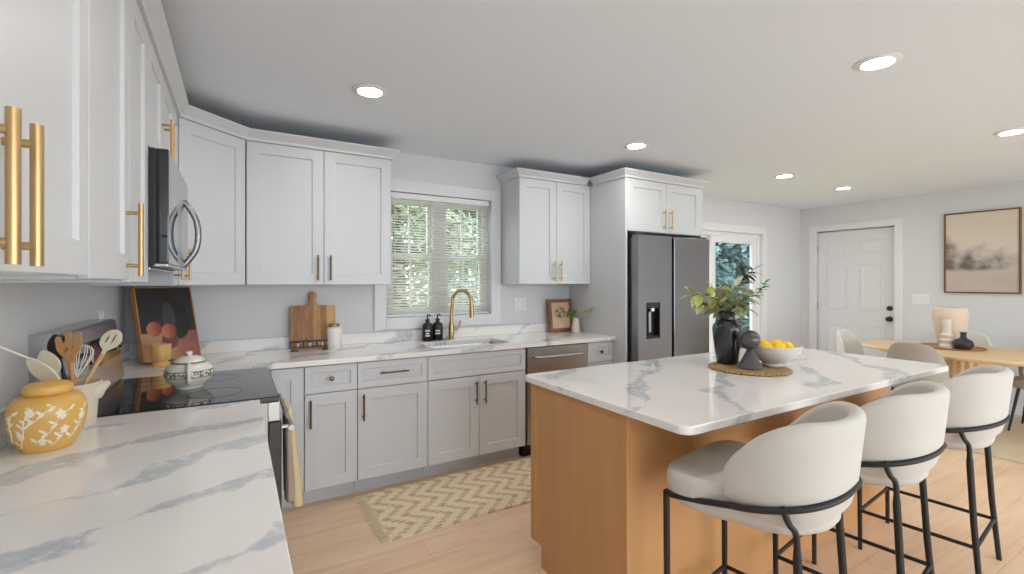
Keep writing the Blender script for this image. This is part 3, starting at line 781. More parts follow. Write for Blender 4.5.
# ------------------------------------------------------------------ dining area
TX, TY = 5.88, 1.56
tb = thing('dining_table', 'oval light oak dining table by the framed landscape', 'table', (TX, TY, .0125))
def oval(a, c, n=64, e=2.3): return [(math.copysign(abs(math.cos(2*PI*k/n))**(2/e), math.cos(2*PI*k/n))*a, math.copysign(abs(math.sin(2*PI*k/n))**(2/e), math.sin(2*PI*k/n))*c) for k in range(n)]
b = B(); b.loft([[(x*q, y*q, z) for x, y in oval(.57, .84)] for q, z in ((.93, .70), (.985, .712), (1.0, .728), (.995, .7375))]); b.make('tabletop', 'tablewood', tb)
for y in (.03,):
    b = B(); n = 36; rings = []
    for z in (0, .6995):
        rings.append([((.17+.008*math.cos(18*2*PI*k/144))*math.cos(2*PI*k/144), y+(.16+.008*math.cos(18*2*PI*k/144))*math.sin(2*PI*k/144), z) for k in range(144)])
    b.loft(rings); b.make('pedestal', 'tablewood', tb)

def make_chair(fab):
    t = thing('dining_chair', '', 'chair')
    b = B(); rings = []; N = 44
    for sc_, z in ((.86, .40), (.97, .42), (1.0, .44), (1.0, .465), (.95, .482), (.6, .488)):
        rings.append([tuple(outline(2*PI*k/N-PI, .225, .225, .23, .235)*sc_)+(z,) for k in range(N)])
    b.loft(rings); b.make('seat', fab, t)
    shell_mesh(.215, .225, .034, .42, .845, 70, .012, .12, .47, 44, 0, 2.1).make('backrest', fab, t)
    for sx in (-1, 1):
        for sy in (-1, 1): B().tube([(sx*.16, sy*.15, .405), (sx*.215, sy*.21, 0)], [.013, .009], 10).make('leg', 'black', t)
    return t
ch1 = make_chair('chairfab')
ch2 = make_chair('chairfab2')
G = 'dining chairs around the oval table'
for o, x, y, rz, lab in ((ch1, 5.31, 1.74, -90, 'greige dining chair with its back to the island'), (ch2, 5.86, 2.40, 180, 'pale dining chair at the end of the table in front of the entry door'),
                         (copy_tree(ch2), 6.55, 1.82, 90, 'pale dining chair behind the table, its back beside the vases'), (copy_tree(ch1), 6.37, 1.17, 90, 'greige dining chair behind the table, only seat and black legs visible')):
    o.location = (x, y, .0125); o.rotation_euler = (0, 0, R(rz)); o['label'] = lab; o['group'] = G

TZ = .0125+.7376
tr = tag(B().lathe([(0, 0), (.245, 0), (.25, .006), (.25, .012), (.24, .013), (.235, .007), (0, .007)], n=48).make('round_tray', wood('walnut_tray', srgb(150, 100, 60), srgb(176, 122, 76), 'y'), None, (5.98, 1.74, TZ)), 'flat round brown tray in the middle of the dining table', 'tray')
M['ceramic_peach'] = paint('peach_ceramic', srgb(228, 206, 182), .45, var=.04, scale=12)
M['ceramic_white'] = paint('chalk_ceramic', srgb(226, 212, 200), .6, var=.03)
M['darkceramic'] = paint('charcoal_ceramic', srgb(44, 40, 38), .5, var=.12, scale=30)
tz = TZ+.0075
tag(B().lathe([(0, 0), (.082, 0), (.09, .02), (.115, .14), (.134, .26), (.137, .33), (.128, .368), (.108, .382), (.098, .378), (.11, .355), (.118, .28), (.08, .03), (0, .02)], n=48).make('large_vase', 'ceramic_peach', None, (6.09, 1.775, tz)), 'large peach ceramic urn vase on the dining table', 'vase')
tag(B().lathe([(0, 0), (.06, 0), (.062, .02), (.045, .04), (.05, .06), (.06, .075), (.045, .09), (.05, .11), (.058, .12), (.034, .14), (.03, .2), (.036, .255), (.03, .27), (0, .27)], n=36).make('candlestick', 'ceramic_white', None, (5.89, 1.74, tz)), 'pale turned candlestick in front of the peach vase', 'candlestick')
tag(B().lathe([(0, 0), (.05, 0), (.070, .03), (.074, .055), (.060, .085), (.030, .102), (.022, .115), (.020, .145), (.028, .16), (.022, .16), (.015, .145), (0, .14)], n=36).make('bud_vase', 'darkceramic', None, (5.88, 1.62, tz)), 'small round charcoal bud vase on the dining table', 'vase')

# framed landscape on the right wall
def landscape_mat():
    m = NT('misty_landscape_print'); c = m.coord('Object')
    s_ = m.n('ShaderNodeSeparateXYZ'); m.l(c, s_.inputs[0]); Y, Z = s_.outputs[1], s_.outputs[2]
    n = m.noise(m.coord(scale=(1, 2.2, 6)), 1.8, 6, .62); n2 = m.noise(c, 5.5, 5, .6)
    sky = m.ramp(m.math('ADD', m.math('MULTIPLY', Z, 1.1), m.math('MULTIPLY', n2, .35)), [(0.0, srgb(218, 206, 196)), (.5, srgb(230, 218, 206)), (1.0, srgb(222, 208, 192))])
    # tree belt: taller at the far (left) side
    hgt = m.math('ADD', m.math('MULTIPLY', m.smooth(Y, .34, .66), .18), m.math('ADD', .07, m.math('MULTIPLY', n2, .30)))
    up = m.math('SUBTRACT', 1, m.smooth(m.math('SUBTRACT', m.math('SUBTRACT', Z, .27), hgt), -.16, .06))
    dn = m.smooth(m.math('ADD', Z, m.math('MULTIPLY', n, .06)), .24, .31)
    belt = m.math('MULTIPLY', m.math('MULTIPLY', up, dn), m.math('ADD', .35, m.math('MULTIPLY', m.smooth(n2, .35, .65), .6)))
    belt = m.math('MULTIPLY', belt, m.math('ADD', .35, m.math('MULTIPLY', m.smooth(Y, -.25, .25), .65)), True)
    col = m.mix(belt, sky, srgb(104, 92, 86))
    water = m.math('SUBTRACT', 1, m.smooth(Z, .20, .30))
    m.base(m.mix(m.math('MULTIPLY', water, .75), col, m.mix(n, srgb(176, 158, 146), srgb(206, 190, 178)))); m.set(.6, 0, .3)
    return m.m
pw, ph = .615, .905
pic = thing('framed_picture', 'large brown framed misty landscape picture on the right wall', 'picture', (XR-.003, 1.485, 1.265))
B().box((-.022, .012, .012), (-.004, pw-.012, ph-.012)).make('print', landscape_mat(), pic)
M['walnut'] = wood('walnut_frame', srgb(110, 78, 54), srgb(134, 96, 66), 'z')
b = B(); fwd = .016
b.box((-.032, 0, 0), (0, fwd, ph), .002); b.box((-.032, pw-fwd, 0), (0, pw, ph), .002); b.box((-.032, fwd, 0), (0, pw-fwd, fwd), .002); b.box((-.032, fwd, ph-fwd), (0, pw-fwd, ph), .002)
b.make('frame', 'walnut', pic)
# wall plates
def plate(name, label, cat, loc, rz, gangs, outlet=False):
    t = thing(name, label, cat, loc, rz); w = .072+.046*(gangs-1)
    B().box((-w/2, -.007, -.058), (w/2, -.0005, .058), .002).make('cover_plate', 'vinyl', t)
    for g in range(gangs):
        x = -w/2+.036+.046*g
        b = B()
        if outlet:
            for z in (-.026, .026): b.box((x-.017, -.0095, z-.016), (x+.017, -.0068, z+.016), .004)
        else: b.box((x-.016, -.0105, -.033), (x+.016, -.0068, .033), .002)
        b.make('socket' if outlet else 'rocker', 'trim', t)
    return t
plate('light_switch', 'white triple light switch plate beside the entry door', 'light switch', (XR, 2.318, 1.187), R(-90), 3)
plate('wall_outlet', 'white outlet plate right of the window above the backsplash', 'outlet', (2.273, YB, 1.185), 0, 2, True)
plate('wall_outlet', 'white outlet plate on the left wall behind the range', 'outlet', (XL, 3.10, 1.19), R(90), 1, True)

# ------------------------------------------------------------------ island centrepiece
def rattan():
    m = NT('woven_seagrass'); c = m.coord(); s_ = m.n('ShaderNodeSeparateXYZ'); m.l(c, s_.inputs[0])
    r = m.math('SQRT', m.math('ADD', m.math('POWER', s_.outputs[0], 2), m.math('POWER', s_.outputs[1], 2)))
    a = m.math('ARCTAN2', s_.outputs[1], s_.outputs[0])
    w = m.math('MULTIPLY', m.math('SINE', m.math('MULTIPLY', r, 420)), m.math('SINE', m.math('ADD', m.math('MULTIPLY', a, 46), m.math('MULTIPLY', m.math('FLOOR', m.math('MULTIPLY', r, 67)), 1.6))))
    n = m.noise(c, 50, 3)
    m.base(m.mix(m.math('ADD', m.math('MULTIPLY', w, .35), n, True), srgb(120, 88, 54), srgb(206, 172, 126))); m.set(.85, 0, .2); m.bump(w, .6, .004)
    return m.m
M['rattan'] = rattan()
MX, MY = 2.405, 1.535
tag(B().lathe([(0, 0), (.198, 0), (.206, .005), (.203, .011), (.19, .013), (0, .011)], n=56).make('woven_placemat', 'rattan', None, (MX, MY, CT1+.0005)), 'round woven placemat on the island under the black vase', 'placemat')
mz = CT1+.0145
M['glossblack'] = paint('glossy_black_ceramic', srgb(36, 38, 42), .16, var=.15, scale=9, coat=.3)
VX, VY = 2.405, 1.665
va = tag(B().lathe([(0, 0), (.052, 0), (.056, .006), (.064, .06), (.074, .14), (.079, .19), (.076, .215), (.058, .24), (.043, .252), (.041, .272), (.049, .285), (.052, .29), (.046, .292), (.037, .28), (.036, .255), (.06, .2), (.05, .02), (0, .015)], n=48).make('tall_vase', 'glossblack', None, (VX, VY, mz)), 'tall glossy black vase holding greenery on the island', 'vase')
# sprigs
def leaf(b, base, d, up, L, w, fold=.15):
    d = d.normalized(); x = d.cross(up)
    if x.length < 1e-4: x = d.orthogonal()
    x.normalize(); n = x.cross(d)
    t = bmesh.new(); rows = []
    for k in range(7):
        f = k/6; ww_ = w*math.sin(PI*min(1, f*.94+.03))**.8*.5; c = base+d*L*f+n*(-.25*L*f*f)
        rows.append([t.verts.new(c-x*ww_+n*fold*ww_), t.verts.new(c), t.verts.new(c+x*ww_+n*fold*ww_)])
    for a, c in zip(rows, rows[1:]):
        for q in (0, 1): t.faces.new((a[q], a[q+1], c[q+1], c[q]))
    b.smooth = True; b._merge(t)
def leafmat(name, c1, c2):
    m = NT(name); k = m.noise(m.coord(), 30, 2); m.base(m.mix(m.smooth(k, .35, .65), c1, c2)); m.set(.55, 0, .35); return m.m
M['sage'] = leafmat('sage_leaf', srgb(184, 188, 140), srgb(214, 212, 172))
M['olive'] = leafmat('olive_leaf', srgb(140, 150, 108), srgb(180, 184, 142))
M['yellowgreen'] = leafmat('yellow_green_leaf', srgb(190, 192, 110), srgb(208, 208, 144))
M['bright'] = leafmat('bright_green_leaf', srgb(50, 116, 42), srgb(84, 158, 66))
M['darkleaf'] = leafmat('dark_purple_green_leaf', srgb(44, 50, 46), srgb(70, 76, 66))
M['stem'] = paint('woody_stem', srgb(110, 100, 62), .7)
def sprig(label, path, mat, nl, L, w, cat='branch', seedv=0, start=.35, clover=False):
    rnd = random.Random(seedv); P = bez(path, 10)
    t = thing('leafy_branch', label, cat, path[0], 0, 'branches in the black vase'); o = Vector(path[0])
    B().tube([p-o for p in P], [.0028-.0014*i/len(P) for i in range(len(P))], 6).make('stem', 'stem', t)
    b = B()
    for k in range(nl):
        f = start+(1-start)*(k+.5)/nl; i = min(len(P)-2, int(f*(len(P)-1))); p = P[i]-o; d = (P[i+1]-P[i]).normalized()
        for s_ in (-1, 1):
            side = d.cross(Vector((0, 0, 1))); side = side.normalized() if side.length > .1 else Vector((1, 0, 0))
            rot = Matrix.Rotation(rnd.uniform(0, 2*PI) if not clover else rnd.uniform(-.6, .6), 3, d)
            dirv = (d*rnd.uniform(.3, .8)+rot @ (side*s_)).normalized()
            l_ = L*rnd.uniform(.75, 1.15)
            leaf(b, p, dirv, Vector((rnd.uniform(-.3, .3), rnd.uniform(-.3, .3), 1)), l_, w*rnd.uniform(.8, 1.1))
    leaf(b, P[-1]-o, P[-1]-P[-3], Vector((0, 0, 1)), L, w)
    b.make('leaves', mat, t)
rt = Vector((.8615, -.5078, 0)); fwv = Vector((.5078, .8615, 0)); V0 = Vector((VX, VY, mz+.287))
def vp(r, z, f=0): q = V0+rt*r+fwv*f; return (q.x, q.y, q.z+z)
def root(r, f): q = V0+rt*r+fwv*f; return (q.x, q.y, mz+.12)
sprig('yellow green branch reaching toward the refrigerator', [root(-.01, 0), vp(-.012, 0), vp(-.06, .06), vp(-.13, .10, -.02), vp(-.205, .10, -.02)], 'yellowgreen', 11, .072, .046, seedv=1)
sprig('sage branch leaning low over the vase, refrigerator side', [root(-.005, .01), vp(-.015, 0, .012), vp(-.06, .035, .03), (vp(-.12, .055, .05))], 'sage', 10, .078, .052, seedv=2)
sprig('sage branch standing upright in the middle of the vase', [root(.0, .0), vp(.0, 0, .0), vp(.015, .08, 0), vp(.05, .15, .01)], 'sage', 12, .078, .054, seedv=3)
sprig('olive green branch leaning over the cone figure', [root(.006, -.006), vp(.014, 0, -.01), vp(.05, .05, -.03), vp(.11, .095, -.04)], 'olive', 11, .074, .05, seedv=4)
sprig('dark branch with slender leaves, the tallest in the vase', [root(.004, .008), vp(.012, 0, .008), vp(.06, .12, .01), vp(.10, .20, .01), vp(.155, .245, .01)], 'darkleaf', 8, .07, .024, seedv=5, start=.6)
sprig('bright green clover-like branch at the sliding door side', [root(.008, 0), vp(.02, 0, 0), vp(.10, .08, 0), vp(.165, .10, 0), vp(.215, .165, 0)], 'bright', 8, .042, .034, seedv=6, start=.66, clover=True)
sprig('short olive branch drooping over the vase front', [root(.0, -.008), vp(.006, 0, -.014), vp(.03, .045, -.05), vp(.065, .03, -.085)], 'olive', 8, .074, .046, seedv=8)
sprig('fuller sage branch filling the middle behind the others', [root(-.004, .012), vp(.0, 0, .018), vp(-.03, .07, .04), vp(-.05, .12, .05)], 'sage', 10, .08, .054, seedv=9)

M['smoke'] = paint('smoky_glass_ball', srgb(74, 70, 70), .1, var=.2, scale=18, coat=.5)
M['graphite'] = paint('graphite_ceramic', srgb(82, 78, 77), .42, var=.10, scale=20)
fg = thing('cone_figure', 'dark grey ball balanced on a cone beside the black vase', 'sculpture', (2.372, 1.505, mz))
B().lathe([(0, 0), (.061, 0), (.062, .004), (.018, .098), (.012, .106), (0, .106)], n=40).make('cone', 'graphite', fg)
B().ball((0, 0, .149), .049, sub=4).make('ball', 'smoke', fg)
B().lathe([(.0485, -.006), (.053, -.006), (.053, .006), (.0485, .006), (.0485, -.006)], n=44, mat=Matrix.Translation((0, 0, .149)) @ Matrix.Rotation(.53, 4, 'Z').inverted() @ Matrix.Rotation(R(90), 4, 'X')).make('ring', 'darkceramic', fg)
# bowl of lemons
M['bowl'] = paint('white_stoneware', srgb(224, 219, 214), .4, var=.03)
BXc, BYc = 2.57, 1.495
bz_ = CT1+.0140
bw_ = tag(B().lathe([(0, 0), (.055, 0), (.058, .008), (.055, .014), (.095, .042), (.130, .082), (.142, .112), (.138, .114), (.124, .086), (.09, .05), (.04, .028), (0, .026)], n=56).make('fruit_bowl', 'bowl', None, (BXc, BYc, bz_)), 'white footed bowl filled with lemons on the island', 'bowl')
M['lemon'] = paint('lemon_peel', srgb(250, 205, 24), .42, var=.06, scale=40)
def lemon(dx, dy, z, rz, ry, lab):
    o = B().lathe([(0, -.044), (.006, -.042), (.010, -.037), (.022, -.029), (.0295, -.012), (.031, .004), (.027, .02), (.017, .033), (.008, .038), (.005, .043), (0, .044)], n=28).make('lemon', 'lemon', None, (BXc+dx, BYc+dy, bz_+z), (R(90), R(ry), R(rz)))
    tag(o, lab, 'lemon', 'lemons in the white bowl')
q = lambda r, f: (rt*r+fwv*f)
for r_, f_, z, rz, ry, lab in ((-.062, -.025, .103, 20, 10, 'lemon in the white bowl next to the dark ball figure'), (.005, -.055, .101, 95, 0, 'lemon at the front of the white bowl, nearest the stools'), (.064, -.02, .103, -30, 5, 'lemon at the end of the white bowl away from the vase'),
                              (.045, .05, .106, 60, 0, 'lemon behind in the white bowl on the dining table side'), (-.03, .055, .106, -40, 0, 'lemon behind in the white bowl on the refrigerator side'), (0.0, .0, .078, 10, 0, 'lemon lowest in the white bowl beneath the others')):
    v = q(r_, f_); lemon(v.x, v.y, z, rz, ry, lab)

# ------------------------------------------------------------------ near left counter: jar, crock and utensils
def jar_mat():
    m = NT('yellow_floral_glaze'); c = m.coord(scale=(1, 1, 1))
    vo = m.n('ShaderNodeTexVoronoi'); m.l(c, vo.inputs['Vector']); vo.inputs['Scale'].default_value = 26
    n = m.noise(c, 11, 3)
    m.base(m.mix(n, srgb(222, 168, 82), srgb(232, 184, 104))); m.set(.35, 0, .5)
    return m.m
M['jar'] = jar_mat()
M['jarwhite'] = paint('white_slip_decoration', srgb(244, 232, 206), .5, var=.03)
JX, JY, JZ = -.470, 1.835, CT1+.0006
jar = thing('ginger_jar', 'yellow lidded ginger jar painted with white flowers', 'jar', (JX, JY, JZ))
jp = [(0, 0), (.054, 0), (.058, .006), (.073, .035), (.083, .075), (.085, .105), (.082, .130), (.070, .148), (.052, .155), (0, .155)]
B().lathe(jp, n=56).make('jar_body', 'jar', jar)
B().lathe([(.0, .1555), (.050, .1555), (.0535, .159), (.055, .168), (.052, .179), (.042, .186), (.02, .190), (0, .191)], n=48).make('lid', 'jar', jar)
def jr(z):
    for (r0, z0_), (r1, z1_) in zip(jp[1:], jp[2:]):
        if z0_ <= z <= z1_: return r0+(r1-r0)*(z-z0_)/(z1_-z0_+1e-9)
    return .04
deco = B()
rn = random.Random(3)
def on(a, z, off=.0006): r = jr(z)+off; return Vector((r*math.cos(a), r*math.sin(a), z))
def petal(a, z, da, dz, w):
    t = bmesh.new(); n = 10; c0 = []
    L = math.hypot(da*.1, dz); ux, uz = da*.1/L, dz/L
    for k in range(n):
        th = 2*PI*k/n; p = .5+.5*math.cos(th); s_ = w*math.sin(th)*.5
        aa = a+(ux*p*L-uz*s_)/.1; zz = z+uz*p*L+ux*s_; zz = min(.147, max(.008, zz))
        c0.append(t.verts.new(on(aa, zz)))
    t.faces.new(c0); deco._merge(t)
cam_a = math.atan2(0-JY, 0-JX)
for ca, cz in ((-.75, .055), (-.15, .035), (.42, .062), (.30, .108), (-1.1, .10), (.95, .09), (-.45, .118), (1.5, .05), (-1.7, .06), (2.4, .08), (3.2, .06)):
    for k in range(5):
        th = 2*PI*k/5+.3; petal(cam_a+ca, cz, .13*math.cos(th), .0135*math.sin(th), .010)
for a0, z0_, a1, z1_, n in ((-.9, .02, -.35, .13, 7), (-.35, .03, .6, .12, 8), (.1, .02, .45, .06, 4), (-1.3, .03, -.9, .12, 6), (.6, .03, 1.2, .12, 6), (-.7, .075, .2, .13, 7)):
    pts = []
    for k in range(13):
        f = k/12; pts.append(on(cam_a+a0+(a1-a0)*f+.08*math.sin(f*6), z0_+(z1_-z0_)*f, .0004))
    deco.tube(pts, .0012, 5)
    for k in range(n):
        f = (k+.5)/n; s_ = 1 if k % 2 else -1; petal(cam_a+a0+(a1-a0)*f, z0_+(z1_-z0_)*f, .17*s_, .012, .008)
deco.smooth = True
deco.make('flower_pattern', 'jarwhite', jar)

M['crock'] = paint('cream_stoneware', srgb(222, 210, 188), .5, var=.04)
KX, KY = -.468, 2.045
crk = tag(B().lathe([(0, 0), (.058, 0), (.062, .006), (.066, .07), (.072, .13), (.078, .142), (.074, .146), (.068, .138), (.062, .07), (.056, .014), (0, .012)], n=48).tube(bez([(.058, -.006, .112), (.078, -.012, .128), (.098, -.016, .140)], 6), [.030-.0019*i for i in range(13)], 14).make('utensil_crock', 'crock', None, (KX, KY, CT1+.0006)), 'cream crock holding cooking utensils behind the yellow jar', 'crock')
M['ucream'] = paint('cream_silicone', srgb(232, 222, 196), .55, var=.03)
M['uwhite'] = paint('white_silicone', srgb(240, 236, 226), .5, var=.02)
M['uwood'] = wood('beech_wood', srgb(206, 158, 108), srgb(222, 178, 128), 'z', 2)
M['uwood2'] = wood('olive_wood', srgb(196, 140, 88), srgb(214, 164, 112), 'z', 2)
def flat_shape(b, poly, th, mat):
    """polygon in local x,z with thickness along y, edges softened"""
    t = bmesh.new(); F = [t.verts.new((x, -th/2, z)) for x, z in poly]; K = [t.verts.new((x, th/2, z)) for x, z in poly]; n = len(poly)
    t.faces.new(F); t.faces.new(K)
    for k in range(n): t.faces.new((F[k], F[(k+1) % n], K[(k+1) % n], K[k]))
    bmesh.ops.triangulate(t, faces=[f for f in t.faces if len(f.verts) > 4]); bmesh.ops.recalc_face_normals(t, faces=t.faces)
    b._merge(t, mat)
def holed(b, outer, holes, th, mat):
    t = bmesh.new(); layers = []
    for yy in (-th/2, th/2):
        loops = []; ee = []
        for lp in [outer]+holes:
            vs = [t.verts.new((x, yy, z)) for x, z in lp]; loops.append(vs)
            ee += [t.edges.new((vs[i], vs[(i+1) % len(vs)])) for i in range(len(vs))]
        bmesh.ops.triangle_fill(t, use_beauty=True, edges=ee); layers.append(loops)
    for l0, l1 in zip(*layers):
        n = len(l0)
        for k in range(n): t.faces.new((l0[k], l0[(k+1) % n], l1[(k+1) % n], l1[k]))
    bmesh.ops.recalc_face_normals(t, faces=t.faces); b._merge(t, mat)
def ell(cx, cz, a, c, n=20, rot=0): return [(cx+a*math.cos(2*PI*k/n)*math.cos(rot)-c*math.sin(2*PI*k/n)*math.sin(rot), cz+a*math.cos(2*PI*k/n)*math.sin(rot)+c*math.sin(2*PI*k/n)*math.cos(rot)) for k in range(n)]
KB = Vector((KX, KY, CT1+.02))
def frame_to(tip, foot):
    """matrix taking local z to the utensil's length, local x to the camera's right"""
    z = (Vector(tip)-Vector(foot)); L = z.length; z.normalize(); y = Vector((.30, .93, 0)); x = y.cross(z).normalized(); y = z.cross(x)
    m = Matrix((x, y, z)).transposed().to_4x4(); m.translation = Vector(foot); return m, L
def pix(u, v, y):
    t_ = (u-512)/466; d = Vector((.5078+.8615*t_, .8615-.5078*t_, -(v-282)/466)); s_ = y/d.y; return Vector((d.x*s_, y, EYE+d.z*s_))
UG = 'utensils in the crock'
def utensil(name, label, foot, tip, head_len, head, hmat, smat, r0=.0055, r1=.0055):
    m, L = frame_to(tip, foot); t = thing(name, label, 'utensil', foot, 0, UG); m2 = m.copy(); m2.translation = (0, 0, 0)
    B().tube([(0, 0, 0), (0, 0, L-head_len*.95)], [r0, r1], 12, mat=m2).make('handle', smat, t)
    b = B(); head(b, m2 @ Matrix.Translation((0, 0, L-head_len))); b.make('head', hmat, t)
    return t
def h_spoon(w, hl, slots=True):
    def f(b, m):
        out = [(0.004, 0), (.006, hl*.2)]+[(w*.5*math.sin(a), hl*.62-hl*.38*math.cos(a)) for a in [PI*(.16+.84*k/12) for k in range(13)]]
        out = out+[(-x, z) for x, z in reversed(out) if x > 1e-4]
        hs = [ell(-.012, hl*.62, .0035, .017, 14), ell(.006, hl*.66, .0035, .021, 14)] if slots else []
        if hs: holed(b, out, hs, .005, m)
        else: flat_shape(b, out, .006, m)
    return f
def h_leaf(w, hl):
    def f(b, m):
        out = [(w*.5*math.sin(PI*k/14)**.75+.002, hl*k/14) for k in range(15)]; out = out+[(-x, z) for x, z in reversed(out)]
        flat_shape(b, out, .007, m)
    return f
def h_claw(w, hl):
    def f(b, m):
        out = [(.007, 0), (.014, hl*.18), (w*.42, hl*.42), (w*.5, hl*.62), (w*.5, hl*.93), (w*.42, hl), (w*.34, hl*.97), (w*.30, hl*.72), (w*.2, hl*.66), (w*.15, hl*.74), (w*.13, hl*1.03), (w*.0, hl*1.06),
               (-w*.10, hl*1.02), (-w*.12, hl*.72), (-w*.2, hl*.66), (-w*.28, hl*.74), (-w*.32, hl*.9), (-w*.44, hl*.92), (-w*.5, hl*.82), (-w*.48, hl*.5), (-w*.38, hl*.36), (-.014, hl*.18), (-.007, 0)]
        holed(b, out, [ell(-.007, hl*.45, .003, .011, 10, -.5), ell(.008, hl*.47, .003, .012, 10, -.5)], .008, m)
    return f
utensil('slotted_spoon', 'cream slotted spoon with a wooden handle', KB+Vector((-.02, -.02, 0)), pix(117, 330, 2.16), .10, h_spoon(.062, .10), 'ucream', 'uwood', .006, .007)
utensil('wooden_claw', 'wooden claw-shaped salad server in the crock', KB+Vector((.012, .0, 0)), pix(68, 333, 2.07), .10, h_claw(.072, .10), 'uwood2', 'uwood2', .006, .007)
utensil('spatula', 'cream spatula leaning left in the crock', KB+Vector((.02, .02, 0)), pix(43, 352, 2.0), .085, h_leaf(.05, .09), 'ucream', 'ucream', .005, .005)
# leaf-shaped spoon with its thin handle pointing away to the left
ls = thing('leaf_spoon', 'pale leaf-shaped spoon with its thin white handle pointing left', 'utensil', tuple(pix(62, 384, 1.97)), 0, UG)
A0 = pix(58, 386, 1.97); A1 = pix(28, 358, 1.90); A2 = pix(-4, 345, 1.86); o_ = pix(62, 384, 1.97)
m, L = frame_to(A1-o_, A0-o_); b = B(); h_leaf(.045, L)(b, m); b.make('head', 'ucream', ls)
B().tube([A1-o_, A2-o_], .003, 8).make('handle', 'uwhite', ls)
A3 = KB+Vector((.01, -.01, .02)); B().tube([A0-o_, A3-o_], .004, 8).make('shaft', 'ucream', ls)
# whisk
wk = thing('whisk', 'white wire balloon whisk between the wooden server and the slotted spoon', 'utensil', tuple(KB+Vector((-.015, .02, 0))), 0, UG)
m, L = frame_to(pix(84, 345, 2.13), KB+Vector((-.015, .02, 0))); m.translation = (0, 0, 0)
B().tube([(0, 0, 0), (0, 0, L-.11)], .006, 10, mat=m).make('handle', 'uwood', wk)
b = B()
for k in range(5):
    a = PI*k/5; pts = []
    for j in range(17):
        f = j/16; th = f*2*PI; rr = .028*math.sin(PI*abs(1-2*f)**.8 if False else PI*min(f, 1-f)*2*.62) if 0 < f < 1 else 0
        zz = L-.115+.115*math.sin(PI*f)**.8 if 0 < f < 1 else L-.115
        rr = .03*math.sin(PI*f*2)*(1.0) if True else rr
        pts.append((rr*math.cos(a), rr*math.sin(a), zz))
    b.tube(pts, .0013, 6, mat=m)
b.make('wires', 'uwhite', wk)
utensil('spatula', 'dark spatula standing upright behind the wooden server', KB+Vector((.0, .025, 0)), pix(55, 336, 2.10), .08, h_leaf(.05, .085), 'blackmat', 'blackmat', .005, .005)

# ------------------------------------------------------------------ teapot, painting and cup
def pot_mat():
    m = NT('cream_banded_glaze'); c = m.coord(); s_ = m.n('ShaderNodeSeparateXYZ'); m.l(c, s_.inputs[0]); Z = s_.outputs[2]
    a = m.math('ARCTAN2', s_.outputs[1], s_.outputs[0])
    band = m.math('MULTIPLY', m.smooth(Z, .050, .052), m.math('SUBTRACT', 1, m.smooth(Z, .078, .080)))
    n = m.noise(m.coord(scale=(1, 1, 1.6)), 70, 2)
    cell = m.math('MULTIPLY', m.smooth(n, .47, .52), m.smooth(m.math('ABSOLUTE', m.math('SINE', m.math('MULTIPLY', a, 6))), .15, .3))
    edge = m.math('SUBTRACT', 1, m.smooth(m.math('ABSOLUTE', m.math('SUBTRACT', m.math('ABSOLUTE', m.math('SUBTRACT', Z, .065)), .0135)), .001, .0022))
    mk = m.math('MAXIMUM', m.math('MULTIPLY', m.math('SUBTRACT', 1, cell), band), edge)
    m.base(m.mix(m.math('MULTIPLY', mk, .85), m.mix(m.noise(c, 12, 3), srgb(220, 214, 198), srgb(236, 232, 220)), srgb(74, 68, 58))); m.set(.25, 0, .5)
    return m.m
M['pot'] = pot_mat()
PX, PY, PZ = -.185, 2.53, .9192
PSC = .92
tp = thing('teapot', 'round cream lidded pot with a dark patterned band on the cooktop', 'teapot', (PX, PY, PZ))
B().lathe([(0, 0), (.056, 0), (.058, .008), (.062, .014), (.09, .035), (.102, .062), (.098, .085), (.078, .104), (.064, .110), (0, .110)], n=56).make('pot_body', 'pot', tp)
M['glaze'] = paint('cream_glaze', srgb(230, 225, 212), .25, var=.04, scale=14)
M['potline'] = paint('dark_glaze_line', srgb(70, 64, 56), .35)
ld_ = B().lathe([(0, .1105), (.066, .1105), (.067, .114), (.056, .126), (.03, .137), (.0, .139)], n=48).make('lid', 'glaze', tp)
B().lathe([(.0665, .1108), (.0705, .1108), (.0705, .1135), (.0665, .1135), (.0665, .1108)], n=48).make('rim_line', 'potline', ld_)
B().lathe([(0, .137), (.009, .137), (.010, .143), (.014, .149), (.012, .156), (0, .158)], n=24).make('lid_knob', 'glaze', ld_)
ca = math.atan2(-PY, -PX)-.02
hd = [(.068, 0, .105), (.098, 0, .108), (.118, 0, .09), (.121, 0, .06), (.108, 0, .034), (.085, 0, .03)]
B().tube(bez(hd, 6), .009, 12, mat=Matrix.Rotation(ca, 4, 'Z')).make('handle', 'glaze', tp)
B().tube(bez([(.08, 0, .045), (.115, 0, .06), (.135, 0, .095)], 6), [.016]*6+[.012]*6+[.008], 12, mat=Matrix.Rotation(ca+PI, 4, 'Z')).make('spout', 'glaze', tp)
tp.scale = (PSC, PSC, 1.03)

